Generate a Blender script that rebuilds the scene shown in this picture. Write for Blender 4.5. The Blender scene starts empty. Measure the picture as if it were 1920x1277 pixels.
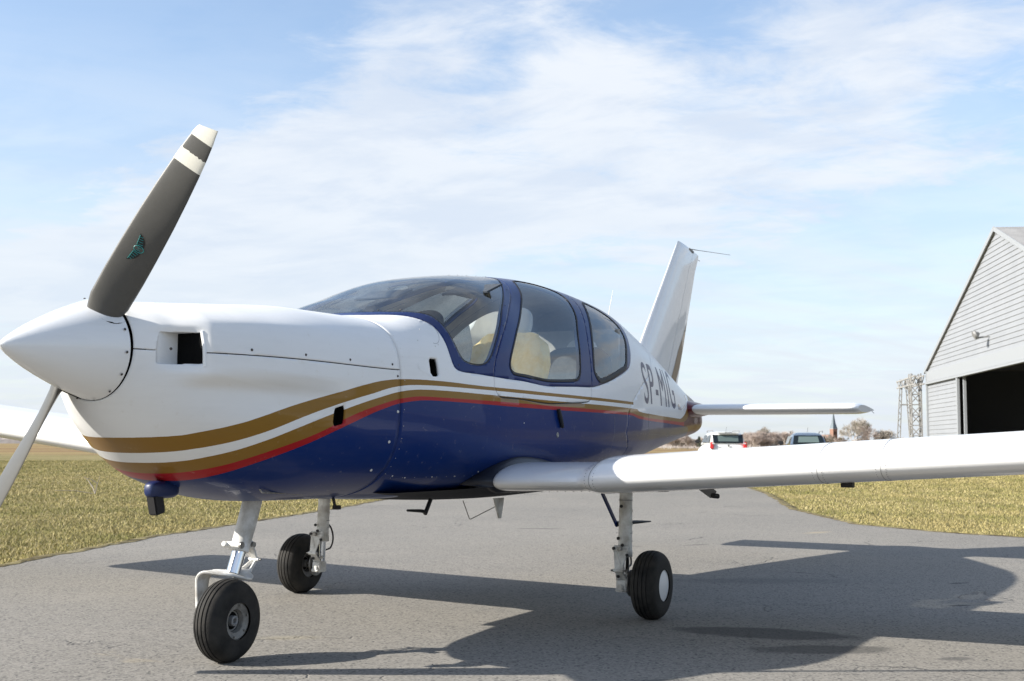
import bpy, bmesh, math, random
import numpy as np
from mathutils import Vector, Matrix, noise
random.seed(7); np.random.seed(7)
S = bpy.context.scene
COL = S.collection
R = math.radians
PI = math.pi

# ------------------------------------------------------------------ camera
CX, CY, CZ = -2.981, -3.5876, 0.957
YAW, PITCH, ROLL, FPX = 0.4723, 0.0874, 0.0068, 2246.8
Fv = Vector((math.cos(YAW)*math.cos(PITCH), math.sin(YAW)*math.cos(PITCH), math.sin(PITCH)))
Rv = Vector((math.sin(YAW), -math.cos(YAW), 0)); Uv = Rv.cross(Fv)
R2 = Rv*math.cos(ROLL) + Uv*math.sin(ROLL); U2 = -Rv*math.sin(ROLL) + Uv*math.cos(ROLL)
cd = bpy.data.cameras.new('camera'); cam = bpy.data.objects.new('camera', cd); COL.objects.link(cam)
cd.sensor_width = 36; cd.lens = FPX/1920*36; cd.clip_start = .05; cd.clip_end = 6000
m = Matrix((R2, U2, -Fv)).transposed().to_4x4(); m.translation = Vector((CX, CY, CZ)); cam.matrix_world = m
S.camera = cam
cd.dof.use_dof = True; cd.dof.focus_distance = 5.6; cd.dof.aperture_fstop = 9

# ------------------------------------------------------------------ sun and sky
SA, SB = 1.17, 1.30                      # a point one metre up drops its shadow at (+SA, -SB)
sun_dir = Vector((-SA, SB, 1)).normalized()
elev = math.asin(sun_dir.z)
sl = bpy.data.lights.new('sun', 'SUN'); sl.energy = 5.0; sl.angle = R(.53); sl.color = (1, .945, .86)
so = bpy.data.objects.new('sun', sl); COL.objects.link(so)
so.rotation_euler = sun_dir.to_track_quat('Z', 'Y').to_euler(); so.location = (0, 0, 30)
W = bpy.data.worlds.new('World'); S.world = W; W.use_nodes = True
S.view_settings.view_transform = 'Standard'; S.view_settings.look = 'None'
S.view_settings.gamma = 1; S.view_settings.use_curve_mapping = False; S.view_settings.exposure = 0.92

class NT:
    def __init__(s, tree): s.t = tree; s.n = tree.nodes; s.l = tree.links
    def new(s, ty, ins=None, **kw):
        nd = s.n.new(ty)
        for k, v in kw.items(): setattr(nd, k, v)
        for k, v in (ins or {}).items(): s.put(nd.inputs[k], v)
        return nd
    def put(s, sock, v):
        if isinstance(v, bpy.types.NodeSocket): s.l.new(v, sock)
        else:
            if isinstance(v, (tuple, list)) and len(v) == 3 and sock.type == 'RGBA': v = (*v, 1)
            sock.default_value = v
    def math(s, op, a, b=0.0, c=None, clamp=False):
        nd = s.new('ShaderNodeMath', operation=op, use_clamp=clamp); s.put(nd.inputs[0], a); s.put(nd.inputs[1], b)
        if c is not None: s.put(nd.inputs[2], c)
        return nd.outputs[0]
    def mix(s, f, a, b, blend='MIX'):
        nd = s.new('ShaderNodeMix', data_type='RGBA', blend_type=blend)
        s.put(nd.inputs[0], f); s.put(nd.inputs[6], a); s.put(nd.inputs[7], b); return nd.outputs[2]
    def ramp(s, f, stops, interp='LINEAR'):
        nd = s.new('ShaderNodeValToRGB'); nd.color_ramp.interpolation = interp; cr = nd.color_ramp.elements
        while len(cr) < len(stops): cr.new(.5)
        for e, (p, c) in zip(cr, stops): e.position = p; e.color = (*c, 1) if len(c) == 3 else c
        s.put(nd.inputs[0], f); return nd.outputs[0]
    def mapr(s, v, a, b, c=0, d=1, smooth=False):
        nd = s.new('ShaderNodeMapRange', clamp=True)
        if smooth: nd.interpolation_type = 'SMOOTHSTEP'
        for i, x in enumerate((v, a, b, c, d)): s.put(nd.inputs[i], x)
        return nd.outputs[0]
    def noise(s, vec, scale, detail=4, rough=.5, dist=0.0):
        nd = s.new('ShaderNodeTexNoise'); s.put(nd.inputs['Vector'], vec); s.put(nd.inputs['Scale'], scale)
        s.put(nd.inputs['Detail'], detail); s.put(nd.inputs['Roughness'], rough); s.put(nd.inputs['Distortion'], dist)
        return nd.outputs['Fac']
    def vmap(s, vec, loc=(0,0,0), rot=(0,0,0), sc=(1,1,1)):
        nd = s.new('ShaderNodeMapping'); s.put(nd.inputs[0], vec); nd.inputs[1].default_value = loc
        nd.inputs[2].default_value = rot; nd.inputs[3].default_value = sc; return nd.outputs[0]

def build_world():
    t = NT(W.node_tree); t.n.clear()
    out = t.new('ShaderNodeOutputWorld'); bg = t.new('ShaderNodeBackground')
    sky = t.new('ShaderNodeTexSky', sky_type='NISHITA'); sky.sun_disc = False
    sky.sun_elevation = elev; sky.sun_rotation = math.atan2(sun_dir.x, sun_dir.y)
    sky.air_density = 1.0; sky.dust_density = 1.2; sky.ozone_density = 1.5
    tc = t.new('ShaderNodeTexCoord').outputs['Generated']
    sep = t.new('ShaderNodeSeparateXYZ', {0: tc}); z = sep.outputs[2]
    zc = t.math('ADD', t.math('MAXIMUM', z, 0.0), .13)
    u = t.math('DIVIDE', sep.outputs[0], zc); v = t.math('DIVIDE', sep.outputs[1], zc)
    cv = t.new('ShaderNodeCombineXYZ', {0: u, 1: v}).outputs[0]
    cv = t.vmap(cv, loc=(CLOUD[0], CLOUD[1], 0), rot=(0, 0, R(CLOUD[2])), sc=(1.0, .62, 1))
    big = t.noise(cv, .62, 3, .5)
    med = t.noise(cv, 1.5, 8, .58, .25)
    fine = t.noise(t.vmap(cv, sc=(1, 1.5, 1)), 5.5, 10, .66, .5)
    d = t.math('ADD', t.math('MULTIPLY', big, .45), t.math('ADD', t.math('MULTIPLY', med, .52), t.math('MULTIPLY', fine, .30)))
    # the broad cloud bank and the clear patches of that day's sky
    nrm = t.new('ShaderNodeVectorMath', operation='NORMALIZE'); t.put(nrm.inputs[0], tc)
    def blob(px, py, rad, amp):
        dr = (Fv + R2*((px-960)/FPX) - U2*((py-638.5)/FPX)).normalized()
        dt = t.new('ShaderNodeVectorMath', operation='DOT_PRODUCT'); t.put(dt.inputs[0], nrm.outputs[0]); dt.inputs[1].default_value = dr
        a = t.math('ARCCOSINE', t.math('MINIMUM', dt.outputs['Value'], .99999))
        return t.mapr(a, 0, R(rad), amp, 0, True)
    for b in BLOBS: d = t.math('ADD', d, blob(*b))
    cover = t.mapr(d, .57, .74, .16, .96, True)
    low = t.mapr(z, .0, .46, .92, 0, True)
    cover = t.math('MULTIPLY', cover, t.mapr(z, .42, .85, 1, .45, True))
    streak = t.mapr(t.noise(t.vmap(cv, rot=(0, 0, R(8)), sc=(.55, 1.9, 1)), 2.6, 8, .6, .35), .38, .66, .78, 1.08, True)
    low = t.math('MULTIPLY', low, streak, clamp=True)
    cover = t.math('MAXIMUM', t.math('MULTIPLY', cover, .95), low)
    shade = t.mapr(t.noise(cv, 3.2, 8, .6, .3), .36, .6, 0, 1, True)
    # cloud brightness is set against the sky's physical units
    ccol = t.mix(shade, (6.6, 7.4, 8.7), (8.9, 9.2, 9.6))
    ccol = t.mix(low, ccol, (7.4, 8.0, 8.8))
    skyc = t.mix(1.0, sky.outputs[0], (SKYM*.95, SKYM*1.0, SKYM*1.03), 'MULTIPLY')
    col = t.mix(cover, skyc, ccol)
    t.put(bg.inputs[0], col); bg.inputs[1].default_value = .057
    t.l.new(bg.outputs[0], out.inputs[0])
SKYM = 2.15
CLOUD = (3.1, 1.7, 24)
BLOBS = [(800, 300, 13, .13), (1180, 260, 8, .10), (560, 480, 11, .12), (120, 110, 11, -.16), (500, 60, 9, -.10), (1560, 180, 10, .13), (1300, 60, 6, -.06), (1650, 420, 9, -.07), (230, 470, 12, .16)]
build_world()

# ------------------------------------------------------------------ materials
def mat(name, color=None, rough=.5, metal=0, spec=.5, coat=0, fn=None, bump=None):
    mt = bpy.data.materials.new(name); mt.use_nodes = True; t = NT(mt.node_tree)
    b = t.n['Principled BSDF']; b.inputs['Roughness'].default_value = rough; b.inputs['Metallic'].default_value = metal
    b.inputs['Specular IOR Level'].default_value = spec; b.inputs['Coat Weight'].default_value = coat; b.inputs['Coat Roughness'].default_value = .025; b.inputs['Coat IOR'].default_value = 1.38
    if color: b.inputs['Base Color'].default_value = (*color, 1)
    if fn: fn(t, b)
    return mt
def speckle(c1, c2, scale, rough=None, bump=0.0, bscale=None, detail=4):
    def fn(t, b):
        oc = t.new('ShaderNodeTexCoord').outputs['Object']
        n = t.noise(oc, scale, detail, .6)
        t.put(b.inputs['Base Color'], t.mix(t.mapr(n, .35, .65), c1, c2))
        if rough: t.put(b.inputs['Roughness'], t.mapr(n, .3, .7, rough[0], rough[1]))
        if bump:
            bp = t.new('ShaderNodeBump'); bp.inputs['Strength'].default_value = bump; bp.inputs['Distance'].default_value = .01
            t.put(bp.inputs['Height'], t.noise(oc, bscale or scale, 5, .6)); t.l.new(bp.outputs[0], b.inputs['Normal'])
    return fn
WHITE = (.74, .74, .73); GOLD = (.235, .125, .022); RED = (.33, .012, .016); BLUE = (.005, .023, .122); MAROON = (.10, .008, .012)
S1 = [(.50,.975),(.631,.984),(.70,1.004),(.83,1.045),(.896,1.068),(1.062,1.120),(1.344,1.19),(1.486,1.223),(1.685,1.256),(1.80,1.264),(2.0,1.268),(2.556,1.260),(8,1.260)]
S2 = [(.55,.905),(.66,.918),(.73,.938),(.913,1.000),(1.129,1.077),(1.353,1.14),(1.544,1.185),(1.751,1.229),(1.876,1.240),(2.116,1.243),(3,1.241),(8,1.241)]
S3 = [(.6,.862),(.70,.875),(.78,.905),(.93,.965),(1.162,1.050),(1.411,1.124),(1.618,1.175),(1.751,1.203),(1.892,1.219),(2.108,1.222),(2.556,1.218),(4.838,1.214),(4.88,1.20),(5.435,1.19),(6.5,1.187),(6.71,1.212),(6.94,1.281),(7.13,1.36),(7.4,1.5),(8,1.6)]
S4 = [(.65,.80),(.75,.822),(.805,.848),(.954,.915),(1.228,1.012),(1.411,1.084),(1.635,1.145),(1.793,1.176),(1.95,1.188),(2.5,1.187),(4.68,1.184),(4.88,1.17),(5.4,1.160),(6.5,1.160),(6.85,1.18),(7.05,1.25),(7.3,1.36),(7.5,1.48),(8,1.55)]
S5 = [(.7,.765),(.81,.79),(.88,.834),(.971,.883),(1.195,.971),(1.419,1.053),(1.643,1.123),(1.793,1.155),(2,1.171),(3,1.164),(4.68,1.168),(4.88,1.150),(6.03,1.137),(6.7,1.132),(7.0,1.12),(7.25,.9),(7.4,.7),(8,.7)]
def fcurve(t, x, pts):
    nd = t.new('ShaderNodeFloatCurve'); nd.inputs[0].default_value = 1
    c = nd.mapping.curves[0]; X = lambda p: (p-.45)/7.6; Y = lambda z: (z-.5)/1.2
    P_ = [(X(a), Y(b)) for a, b in pts]
    P_ = [p for p in P_ if 0 < p[0] < 1]
    c.points[0].location = (0, P_[0][1]); c.points[-1].location = (1, P_[-1][1])
    for p in P_: c.points.new(*p)
    for p in c.points: p.handle_type = 'AUTO_CLAMPED'
    nd.mapping.update(); t.put(nd.inputs[1], t.mapr(x, .45, 8.05))
    return t.math('MULTIPLY_ADD', nd.outputs[0], 1.2, .5)
def paint_detail(t, b, oc):
    # orange peel, faint grime and streaks
    bp = t.new('ShaderNodeBump'); bp.inputs['Strength'].default_value = .06; bp.inputs['Distance'].default_value = .02
    t.put(bp.inputs['Height'], t.noise(oc, 5, 3, .5)); t.l.new(bp.outputs[0], b.inputs['Normal']); t.l.new(bp.outputs[0], b.inputs['Coat Normal'])
def grime(t, oc, col, amt=.16):
    n1 = t.noise(t.vmap(oc, sc=(1, 1, 3)), 3.0, 8, .65); n2 = t.noise(t.vmap(oc, sc=(.6, 1, 9)), 6, 6, .6)
    f = t.math('MULTIPLY', t.math('MULTIPLY', t.mapr(n1, .45, .8), t.mapr(n2, .3, .75)), amt)
    sp = t.mapr(t.noise(oc, 90, 3, .6), .70, .78, 0, .35)
    f = t.math('MAXIMUM', f, t.math('MULTIPLY', sp, t.mapr(n1, .5, .7)))
    return t.mix(f, col, (.16, .15, .13))
def livery(t, b):
    oc = t.new('ShaderNodeTexCoord').outputs['Object']; sp = t.new('ShaderNodeSeparateXYZ', {0: oc}); x, y, z = sp.outputs
    ed = t.math('MULTIPLY_ADD', t.noise(oc, 40, 2), .0016, -.0008); zz = t.math('ADD', z, ed)
    below = lambda pts: t.math('LESS_THAN', zz, fcurve(t, x, pts))
    front = t.math('LESS_THAN', x, 4.74)
    c = t.mix(t.math('MULTIPLY', below(S1), front), WHITE, GOLD)
    c = t.mix(below(S2), c, WHITE)
    c = t.mix(below(S3), c, GOLD)
    redc = t.mix(t.math('GREATER_THAN', x, 6.75), RED, MAROON)
    c = t.mix(below(S4), c, redc)
    c = t.mix(below(S5), c, BLUE)
    # worn gold film
    c = t.mix(t.math('MULTIPLY', t.mapr(t.noise(oc, 22, 6, .7), .62, .72), .18), c, (.5, .45, .35))
    t.put(b.inputs['Base Color'], grime(t, oc, c)); paint_detail(t, b, oc)
M = {}
M['livery'] = mat('livery_paint', rough=.34, spec=.08, coat=.24, fn=livery)
def plain_paint(c, g=.14):
    def fn(t, b):
        oc = t.new('ShaderNodeTexCoord').outputs['Object']; t.put(b.inputs['Base Color'], grime(t, oc, c, g)); paint_detail(t, b, oc)
    return fn
M['white'] = mat('white_aircraft_paint', rough=.26, coat=.8, fn=plain_paint(WHITE))
M['blue'] = mat('blue_aircraft_paint', rough=.34, spec=.08, coat=.24, fn=plain_paint((.005, .020, .105), .05))
M['gold'] = mat('gold_film', (.16, .085, .018), rough=.3, coat=.8)
M['maroon'] = mat('maroon_paint', MAROON, rough=.35, spec=.2, coat=.4)
M['navy'] = mat('navy_letters', (.010, .018, .075), rough=.4, spec=.2, coat=.15)
M['black'] = mat('black_rubber_seal', (.006, .006, .007), rough=.6)
M['rootrubber'] = mat('dark_root_fairing', (.010, .012, .020), rough=.5, coat=.15)
M['void'] = mat('dark_cavity', (.004, .004, .004), rough=.9, spec=.1)
M['liner'] = mat('cabin_lining', fn=speckle((.34, .33, .31), (.42, .41, .39), 9, bump=.2, bscale=120), rough=.9)
M['prop'] = mat('matt_grey_propeller_paint', fn=None, rough=.38, spec=.5)
def prop_fn(t, b):
    oc = t.new('ShaderNodeTexCoord').outputs['Object']; z = t.new('ShaderNodeSeparateXYZ', {0: oc}).outputs[2]
    wob = t.math('MULTIPLY_ADD', t.noise(t.vmap(oc, sc=(60, 60, 8)), 1, 2), .016, -.008)
    b1 = t.math('GREATER_THAN', z, .945)
    zz = t.math('ADD', z, t.math('MULTIPLY', wob, t.math('GREATER_THAN', z, .86)))
    b2 = t.math('MULTIPLY', t.math('GREATER_THAN', z, .832), t.math('LESS_THAN', zz, .885))
    g = t.mix(t.noise(oc, 30, 5), (.062, .060, .055), (.080, .077, .070))
    c = t.mix(t.math('MAXIMUM', b1, b2), g, (.66, .64, .56)); t.put(b.inputs['Base Color'], c)
    bp = t.new('ShaderNodeBump'); bp.inputs['Strength'].default_value = .1; bp.inputs['Distance'].default_value = .002
    t.put(bp.inputs['Height'], t.noise(oc, 300, 2)); t.l.new(bp.outputs[0], b.inputs['Normal'])
prop_fn(NT(M['prop'].node_tree), M['prop'].node_tree.nodes['Principled BSDF'])
M['teal'] = mat('teal_decal', (.02, .20, .19), rough=.4)
M['decal_black'] = mat('black_decal', (.012, .012, .012), rough=.4)
M['tyre'] = mat('tyre_rubber', rough=.75, spec=.22, fn=speckle((.010, .010, .010), (.040, .037, .033), 9, (.6, .85), .25, 160, 8))
M['rim'] = mat('grey_wheel_rim', rough=.5, fn=speckle((.12, .115, .105), (.24, .23, .21), 25, (.4, .6)))
M['hub'] = mat('white_hub_cap', (.72, .73, .74), rough=.35)
M['strut'] = mat('off_white_gear_paint', rough=.45, fn=speckle((.40, .38, .34), (.76, .76, .74), 13, (.35, .55), detail=8))
M['chrome'] = mat('polished_oleo', (.72, .74, .77), rough=.14, metal=1)
M['steel'] = mat('dull_steel', rough=.4, metal=.8, fn=speckle((.16, .155, .15), (.34, .33, .31), 50, (.3, .55)))
M['greymetal'] = mat('grey_metal', (.20, .20, .20), rough=.5)
M['screw'] = mat('screw_heads', (.06, .05, .045), rough=.45, metal=.5)
M['fleece'] = mat('sun_tinted_sheepskin', rough=1, spec=.1, fn=speckle((.84, .64, .28), (.90, .76, .44), 14, None, 1.0, 45))  # cream fleece, its yellow deepened in the colour to suggest sunlight on it
M['seat'] = mat('slate_seat_fabric', rough=.9, fn=speckle((.035, .045, .06), (.055, .065, .08), 30, None, .3, 200))
M['seat_tan'] = mat('tan_seat_fabric', rough=.9, fn=speckle((.30, .25, .18), (.40, .34, .25), 30, None, .3, 200))
M['panel'] = mat('dark_instrument_panel', (.018, .018, .02), rough=.7)
M['headrest'] = mat('pale_headrest', (.55, .57, .58), rough=.8)
def glass_mat(name, tint, gl=.0, ior=1.52):
    mt = bpy.data.materials.new(name); mt.use_nodes = True; t = NT(mt.node_tree); t.n.clear()
    out = t.new('ShaderNodeOutputMaterial'); tr = t.new('ShaderNodeBsdfTransparent', {0: tint}); gs = t.new('ShaderNodeBsdfGlossy', {0: (1, 1, 1), 'Roughness': .012})
    fr = t.new('ShaderNodeFresnel', {0: ior}); f = t.math('MULTIPLY_ADD', fr.outputs[0], .85, gl, clamp=True)
    mx = t.new('ShaderNodeMixShader'); t.put(mx.inputs[0], f); t.l.new(tr.outputs[0], mx.inputs[1]); t.l.new(gs.outputs[0], mx.inputs[2]); t.l.new(mx.outputs[0], out.inputs[0])
    return mt
M['glass'] = glass_mat('smoke_acrylic', (.88, .91, .89), .02)
M['carglass'] = glass_mat('car_glass', (.30, .36, .35), .03)

# ------------------------------------------------------------------ object helpers
def up_local(p):
    while p is not None:
        if p.get('_local') == 1: return True
        p = p.parent
    return False
def link(name, me, mtl=None, parent=None, smooth=False, loc=None):
    o = bpy.data.objects.new(name, me); COL.objects.link(o)
    if mtl is not None:
        for x in (mtl if isinstance(mtl, (list, tuple)) else [mtl]): me.materials.append(x)
    if smooth:
        me.polygons.foreach_set('use_smooth', [True]*len(me.polygons))
    if loc: o.location = loc
    if parent is not None:
        o.parent = parent
        if parent.get('_local') != 1 and not up_local(parent): o.matrix_parent_inverse = parent.matrix_world.inverted()
    return o
def mesh(verts, faces, name='m'):
    me = bpy.data.meshes.new(name); me.from_pydata([tuple(v) for v in verts], [], [tuple(f) for f in faces]); me.update(); return me
def root(name, label, cat, loc=(0,0,0), rz=0, group=None):
    o = bpy.data.objects.new(name, None); COL.objects.link(o); o.location = loc; o.rotation_euler = (0, 0, rz)
    o.empty_display_size = .3; o.matrix_world = Matrix.Translation(loc) @ Matrix.Rotation(rz, 4, 'Z')
    tag(o, label, cat, group); return o
def tag(o, label=None, cat=None, group=None, kind=None):
    if label: o['label'] = label
    if cat: o['category'] = cat
    if group: o['group'] = group
    if kind: o['kind'] = kind
    return o
class MB:
    def __init__(s): s.v = []; s.f = []
    def add(s, vs, fs):
        k = len(s.v); s.v += [tuple(v) for v in vs]; s.f += [tuple(i+k for i in f) for f in fs]; return s
    def box(s, c, d, rot=None, taper=1):
        x, y, z = d[0]/2, d[1]/2, d[2]/2
        vs = [Vector((sx*x*(taper if sz > 0 else 1), sy*y*(taper if sz > 0 else 1), sz*z)) for sz in (-1, 1) for sx, sy in ((-1,-1),(1,-1),(1,1),(-1,1))]
        if rot: vs = [rot @ v for v in vs]
        return s.add([v+Vector(c) for v in vs], [(3,2,1,0),(4,5,6,7),(0,1,5,4),(1,2,6,5),(2,3,7,6),(3,0,4,7)])
    def bar(s, a, b, w, h=None, up=(0,0,1)):
        a, b = Vector(a), Vector(b); d = (b-a); L = d.length; d.normalize(); up = Vector(up)
        if abs(d.dot(up)) > .98: up = Vector((1, 0, 0))
        sx = d.cross(up).normalized(); sz = sx.cross(d); rot = Matrix((sx, d, sz)).transposed()
        return s.box((a+b)/2, (w, L, h or w), rot)
    def tube(s, pts, rad, n=10, cap=True):
        pts = [Vector(p) for p in pts]; rad = rad if isinstance(rad, (list, tuple)) else [rad]*len(pts); rings = []; prev = None
        for i, p in enumerate(pts):
            d = (pts[min(i+1, len(pts)-1)]-pts[max(i-1, 0)]).normalized()
            if prev is None: a = d.orthogonal().normalized()
            else: a = (prev-d*prev.dot(d)).normalized()
            prev = a; b = d.cross(a)
            rings.append([p+(a*math.cos(2*PI*k/n)+b*math.sin(2*PI*k/n))*rad[i] for k in range(n)])
        vs = [v for r_ in rings for v in r_]
        fs = [(i*n+k, i*n+(k+1) % n, (i+1)*n+(k+1) % n, (i+1)*n+k) for i in range(len(pts)-1) for k in range(n)]
        if cap: fs += [tuple(range(n))[::-1], tuple((len(pts)-1)*n+k for k in range(n))]
        return s.add(vs, fs)
    def lathe(s, prof, c, axis, n=48):
        # prof: (along axis, radius)
        ax = Vector(axis).normalized(); a = ax.orthogonal().normalized(); b = ax.cross(a); c = Vector(c)
        vs = [c+ax*h+(a*math.cos(2*PI*k/n)+b*math.sin(2*PI*k/n))*r_ for h, r_ in prof for k in range(n)]
        fs = [(i*n+k, i*n+(k+1) % n, (i+1)*n+(k+1) % n, (i+1)*n+k) for i in range(len(prof)-1) for k in range(n)]
        return s.add(vs, fs)
    def prism(s, poly, a, b, fn):
        # poly of 2-D points, fn(p, t) -> 3-D
        n = len(poly); vs = [fn(p, a) for p in poly]+[fn(p, b) for p in poly]
        return s.add(vs, [tuple(range(n))[::-1], tuple(range(n, 2*n))]+[(i, (i+1) % n, (i+1) % n+n, i+n) for i in range(n)])
    def build(s, name, mtl, parent=None, smooth=False, bevel=0, fix=True):
        me = mesh(s.v, s.f, name)
        if fix or bevel:
            bm = bmesh.new(); bm.from_mesh(me); bmesh.ops.recalc_face_normals(bm, faces=bm.faces)
            if bevel:
                bmesh.ops.bevel(bm, geom=[e for e in bm.edges if len(e.link_faces) == 2 and e.calc_face_angle(0) > .5], offset=bevel, segments=2, affect='EDGES', clamp_overlap=True)
            bm.to_mesh(me); bm.free()
        o = link(name, me, mtl, parent, smooth or bevel > 0)
        if smooth or bevel: me.set_sharp_from_angle(angle=R(38))
        return o
def copy_tree(o, parent=None):
    c = o.copy(); COL.objects.link(c); c.parent = parent
    for ch in [x for x in bpy.data.objects if x.parent == o]: copy_tree(ch, c)
    return c

# ------------------------------------------------------------------ ground
def pip(x, y, poly):
    ins = np.zeros(x.shape, bool); n = len(poly)
    for i in range(n):
        x1, y1 = poly[i]; x2, y2 = poly[(i+1) % n]
        c = ((y1 > y) != (y2 > y)) & (x < (x2-x1)*(y-y1)/((y2-y1) or 1e-9)+x1); ins ^= c
    return ins
def jag(pts, step=.18, amp=.085):
    out = []
    for (a, b) in zip(pts[:-1], pts[1:]):
        n = max(1, int(math.hypot(b[0]-a[0], b[1]-a[1])/step)) if math.hypot(*a) < 45 else 1
        for i in range(n):
            t = i/n; x = a[0]+(b[0]-a[0])*t; y = a[1]+(b[1]-a[1])*t
            k = noise.noise(Vector((x*1.3, y*1.3, 0)))*amp+noise.noise(Vector((x*5, y*5, 3)))*amp*.5
            out.append((x+k, y+k))
    return out+[pts[-1]]
left_edge = [(-60, -2), (-20, .8), (-8, 2.3), (0, 3.45), (3.58, 4.22), (6.53, 5.35), (10.37, 6.48), (13.3, 7.43), (30, 13.2), (60, 26.5), (75, 34)]
right_edge = [(80, 26), (62, 18.2), (40, 10.2), (28, 5.6), (21.5, 3.0), (17.8, 1.75), (15.7, 1.05), (14.1, .25), (12.5, -.55), (11.6, -1.7), (11.2, -2.6), (11.0, -6), (11.3, -12), (12, -30)]
apron_poly = jag(left_edge)+[(110, 48), (118, 40)]+jag(right_edge, .18, .085)+[(20, -60), (-60, -60)]
def ground_mat(t, b):
    oc = t.new('ShaderNodeTexCoord').outputs['Object']
    n1 = t.noise(oc, .12, 6, .6); n2 = t.noise(oc, 1.7, 6, .65); n3 = t.noise(oc, 30, 4, .7)
    c = t.mix(t.mapr(n2, .3, .7), (.21, .18, .08), (.33, .275, .14))
    c = t.mix(t.mapr(n1, .45, .62), c, (.20, .175, .075))
    far = t.mapr(t.noise(t.vmap(oc, rot=(0, 0, R(25)), sc=(.35, 1.6, 1)), .02, 3, .5), .45, .55)
    sx = t.new('ShaderNodeSeparateXYZ', {0: oc}); dist = t.math('ADD', sx.outputs[0], t.math('MULTIPLY', sx.outputs[1], .9))
    f = t.mapr(dist, 120, 150)
    c = t.mix(f, c, t.mix(far, (.24, .155, .085), (.30, .23, .11)))
    c = t.mix(t.mapr(n3, .35, .75, 0, .6), c, (.085, .07, .03))
    t.put(b.inputs['Base Color'], c)
    bp = t.new('ShaderNodeBump'); bp.inputs['Strength'].default_value = .8; bp.inputs['Distance'].default_value = .04
    t.put(bp.inputs['Height'], n3); t.l.new(bp.outputs[0], b.inputs['Normal'])
g = MB().add([(-3000,-3000,-.03),(3000,-3000,-.03),(3000,3000,-.03),(-3000,3000,-.03)], [(0,1,2,3)])
tag(g.build('ground', mat('meadow_ground', rough=1, spec=.1, fn=ground_mat), fix=False), kind='structure')

def asphalt(t, b):
    oc = t.new('ShaderNodeTexCoord').outputs['Object']
    big = t.noise(oc, .35, 5, .55); mid = t.noise(oc, 2.6, 6, .6); grit = t.noise(oc, 120, 3, .7)
    vo = t.new('ShaderNodeTexVoronoi', feature='F1'); t.put(vo.inputs['Vector'], oc); vo.inputs['Scale'].default_value = 95
    stone = t.new('ShaderNodeSeparateColor', {0: vo.outputs['Color']}).outputs[0]
    c = t.mix(t.mapr(big, .3, .7), (.132, .125, .112), (.196, .184, .162))
    c = t.mix(t.mapr(mid, .35, .7, 0, .5), c, (.135, .130, .121))
    c = t.mix(t.mapr(stone, 0, 1, 0, .55), c, (.33, .31, .275))
    c = t.mix(t.mapr(stone, .12, .0, 0, .8), c, (.045, .045, .046))
    c = t.mix(t.mapr(grit, .62, .75, 0, .5), c, (.06, .06, .06))
    # fine cracks: thin where two cell noise fields meet
    warp = t.new('ShaderNodeMix', data_type='RGBA', blend_type='LINEAR_LIGHT'); warp.inputs[0].default_value = .25
    t.put(warp.inputs[6], t.vmap(oc, sc=(.55, .55, 1)))
    nc = t.new('ShaderNodeTexNoise'); t.put(nc.inputs['Vector'], oc); nc.inputs['Scale'].default_value = 1.6; nc.inputs['Detail'].default_value = 5; t.put(warp.inputs[7], nc.outputs['Color'])
    v2 = t.new('ShaderNodeTexVoronoi', feature='DISTANCE_TO_EDGE'); t.put(v2.inputs['Vector'], warp.outputs[2]); v2.inputs['Scale'].default_value = 1.1
    crack = t.math('MULTIPLY', t.mapr(v2.outputs['Distance'], .0, .007, 1, 0), t.mapr(t.noise(oc, .9, 3), .52, .62))
    c = t.mix(t.math('MULTIPLY', crack, .5), c, (.04, .04, .04))
    # straw coloured dust patches
    dust = t.mapr(t.noise(t.vmap(oc, rot=(0, 0, R(-20)), sc=(1, .45, 1)), 1.3, 6, .7), .66, .78, 0, .55)
    c = t.mix(dust, c, (.36, .30, .19))
    # oil and damp stains that lie on the apron
    def stain(cx, cy, rx, ry, rot, col, amt, soft=.25):
        nonlocal c
        p = t.vmap(oc, loc=(0, 0, 0)); nd = t.new('ShaderNodeMapping', vector_type='TEXTURE'); t.put(nd.inputs[0], oc)
        nd.inputs[1].default_value = (cx, cy, 0); nd.inputs[2].default_value = (0, 0, R(rot)); nd.inputs[3].default_value = (rx, ry, 1)
        ln = t.new('ShaderNodeVectorMath', operation='LENGTH'); t.put(ln.inputs[0], nd.outputs[0])
        d = t.math('ADD', ln.outputs['Value'], t.math('MULTIPLY_ADD', t.noise(oc, 5, 5, .6), .7, -.35))
        c = t.mix(t.math('MULTIPLY', t.mapr(d, 1-soft, 1, 1, 0), amt), c, col)
        return t.mapr(d, 1-soft, 1, 1, 0)
    for s_ in STAINS: stain(*s_)
    t.put(b.inputs['Base Color'], c); t.put(b.inputs['Roughness'], t.mapr(big, .3, .7, .82, .95))
    bp = t.new('ShaderNodeBump'); bp.inputs['Strength'].default_value = .75; bp.inputs['Distance'].default_value = .004
    t.put(bp.inputs['Height'], t.math('ADD', stone, t.math('MULTIPLY', crack, -3))); t.l.new(bp.outputs[0], b.inputs['Normal'])
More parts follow.
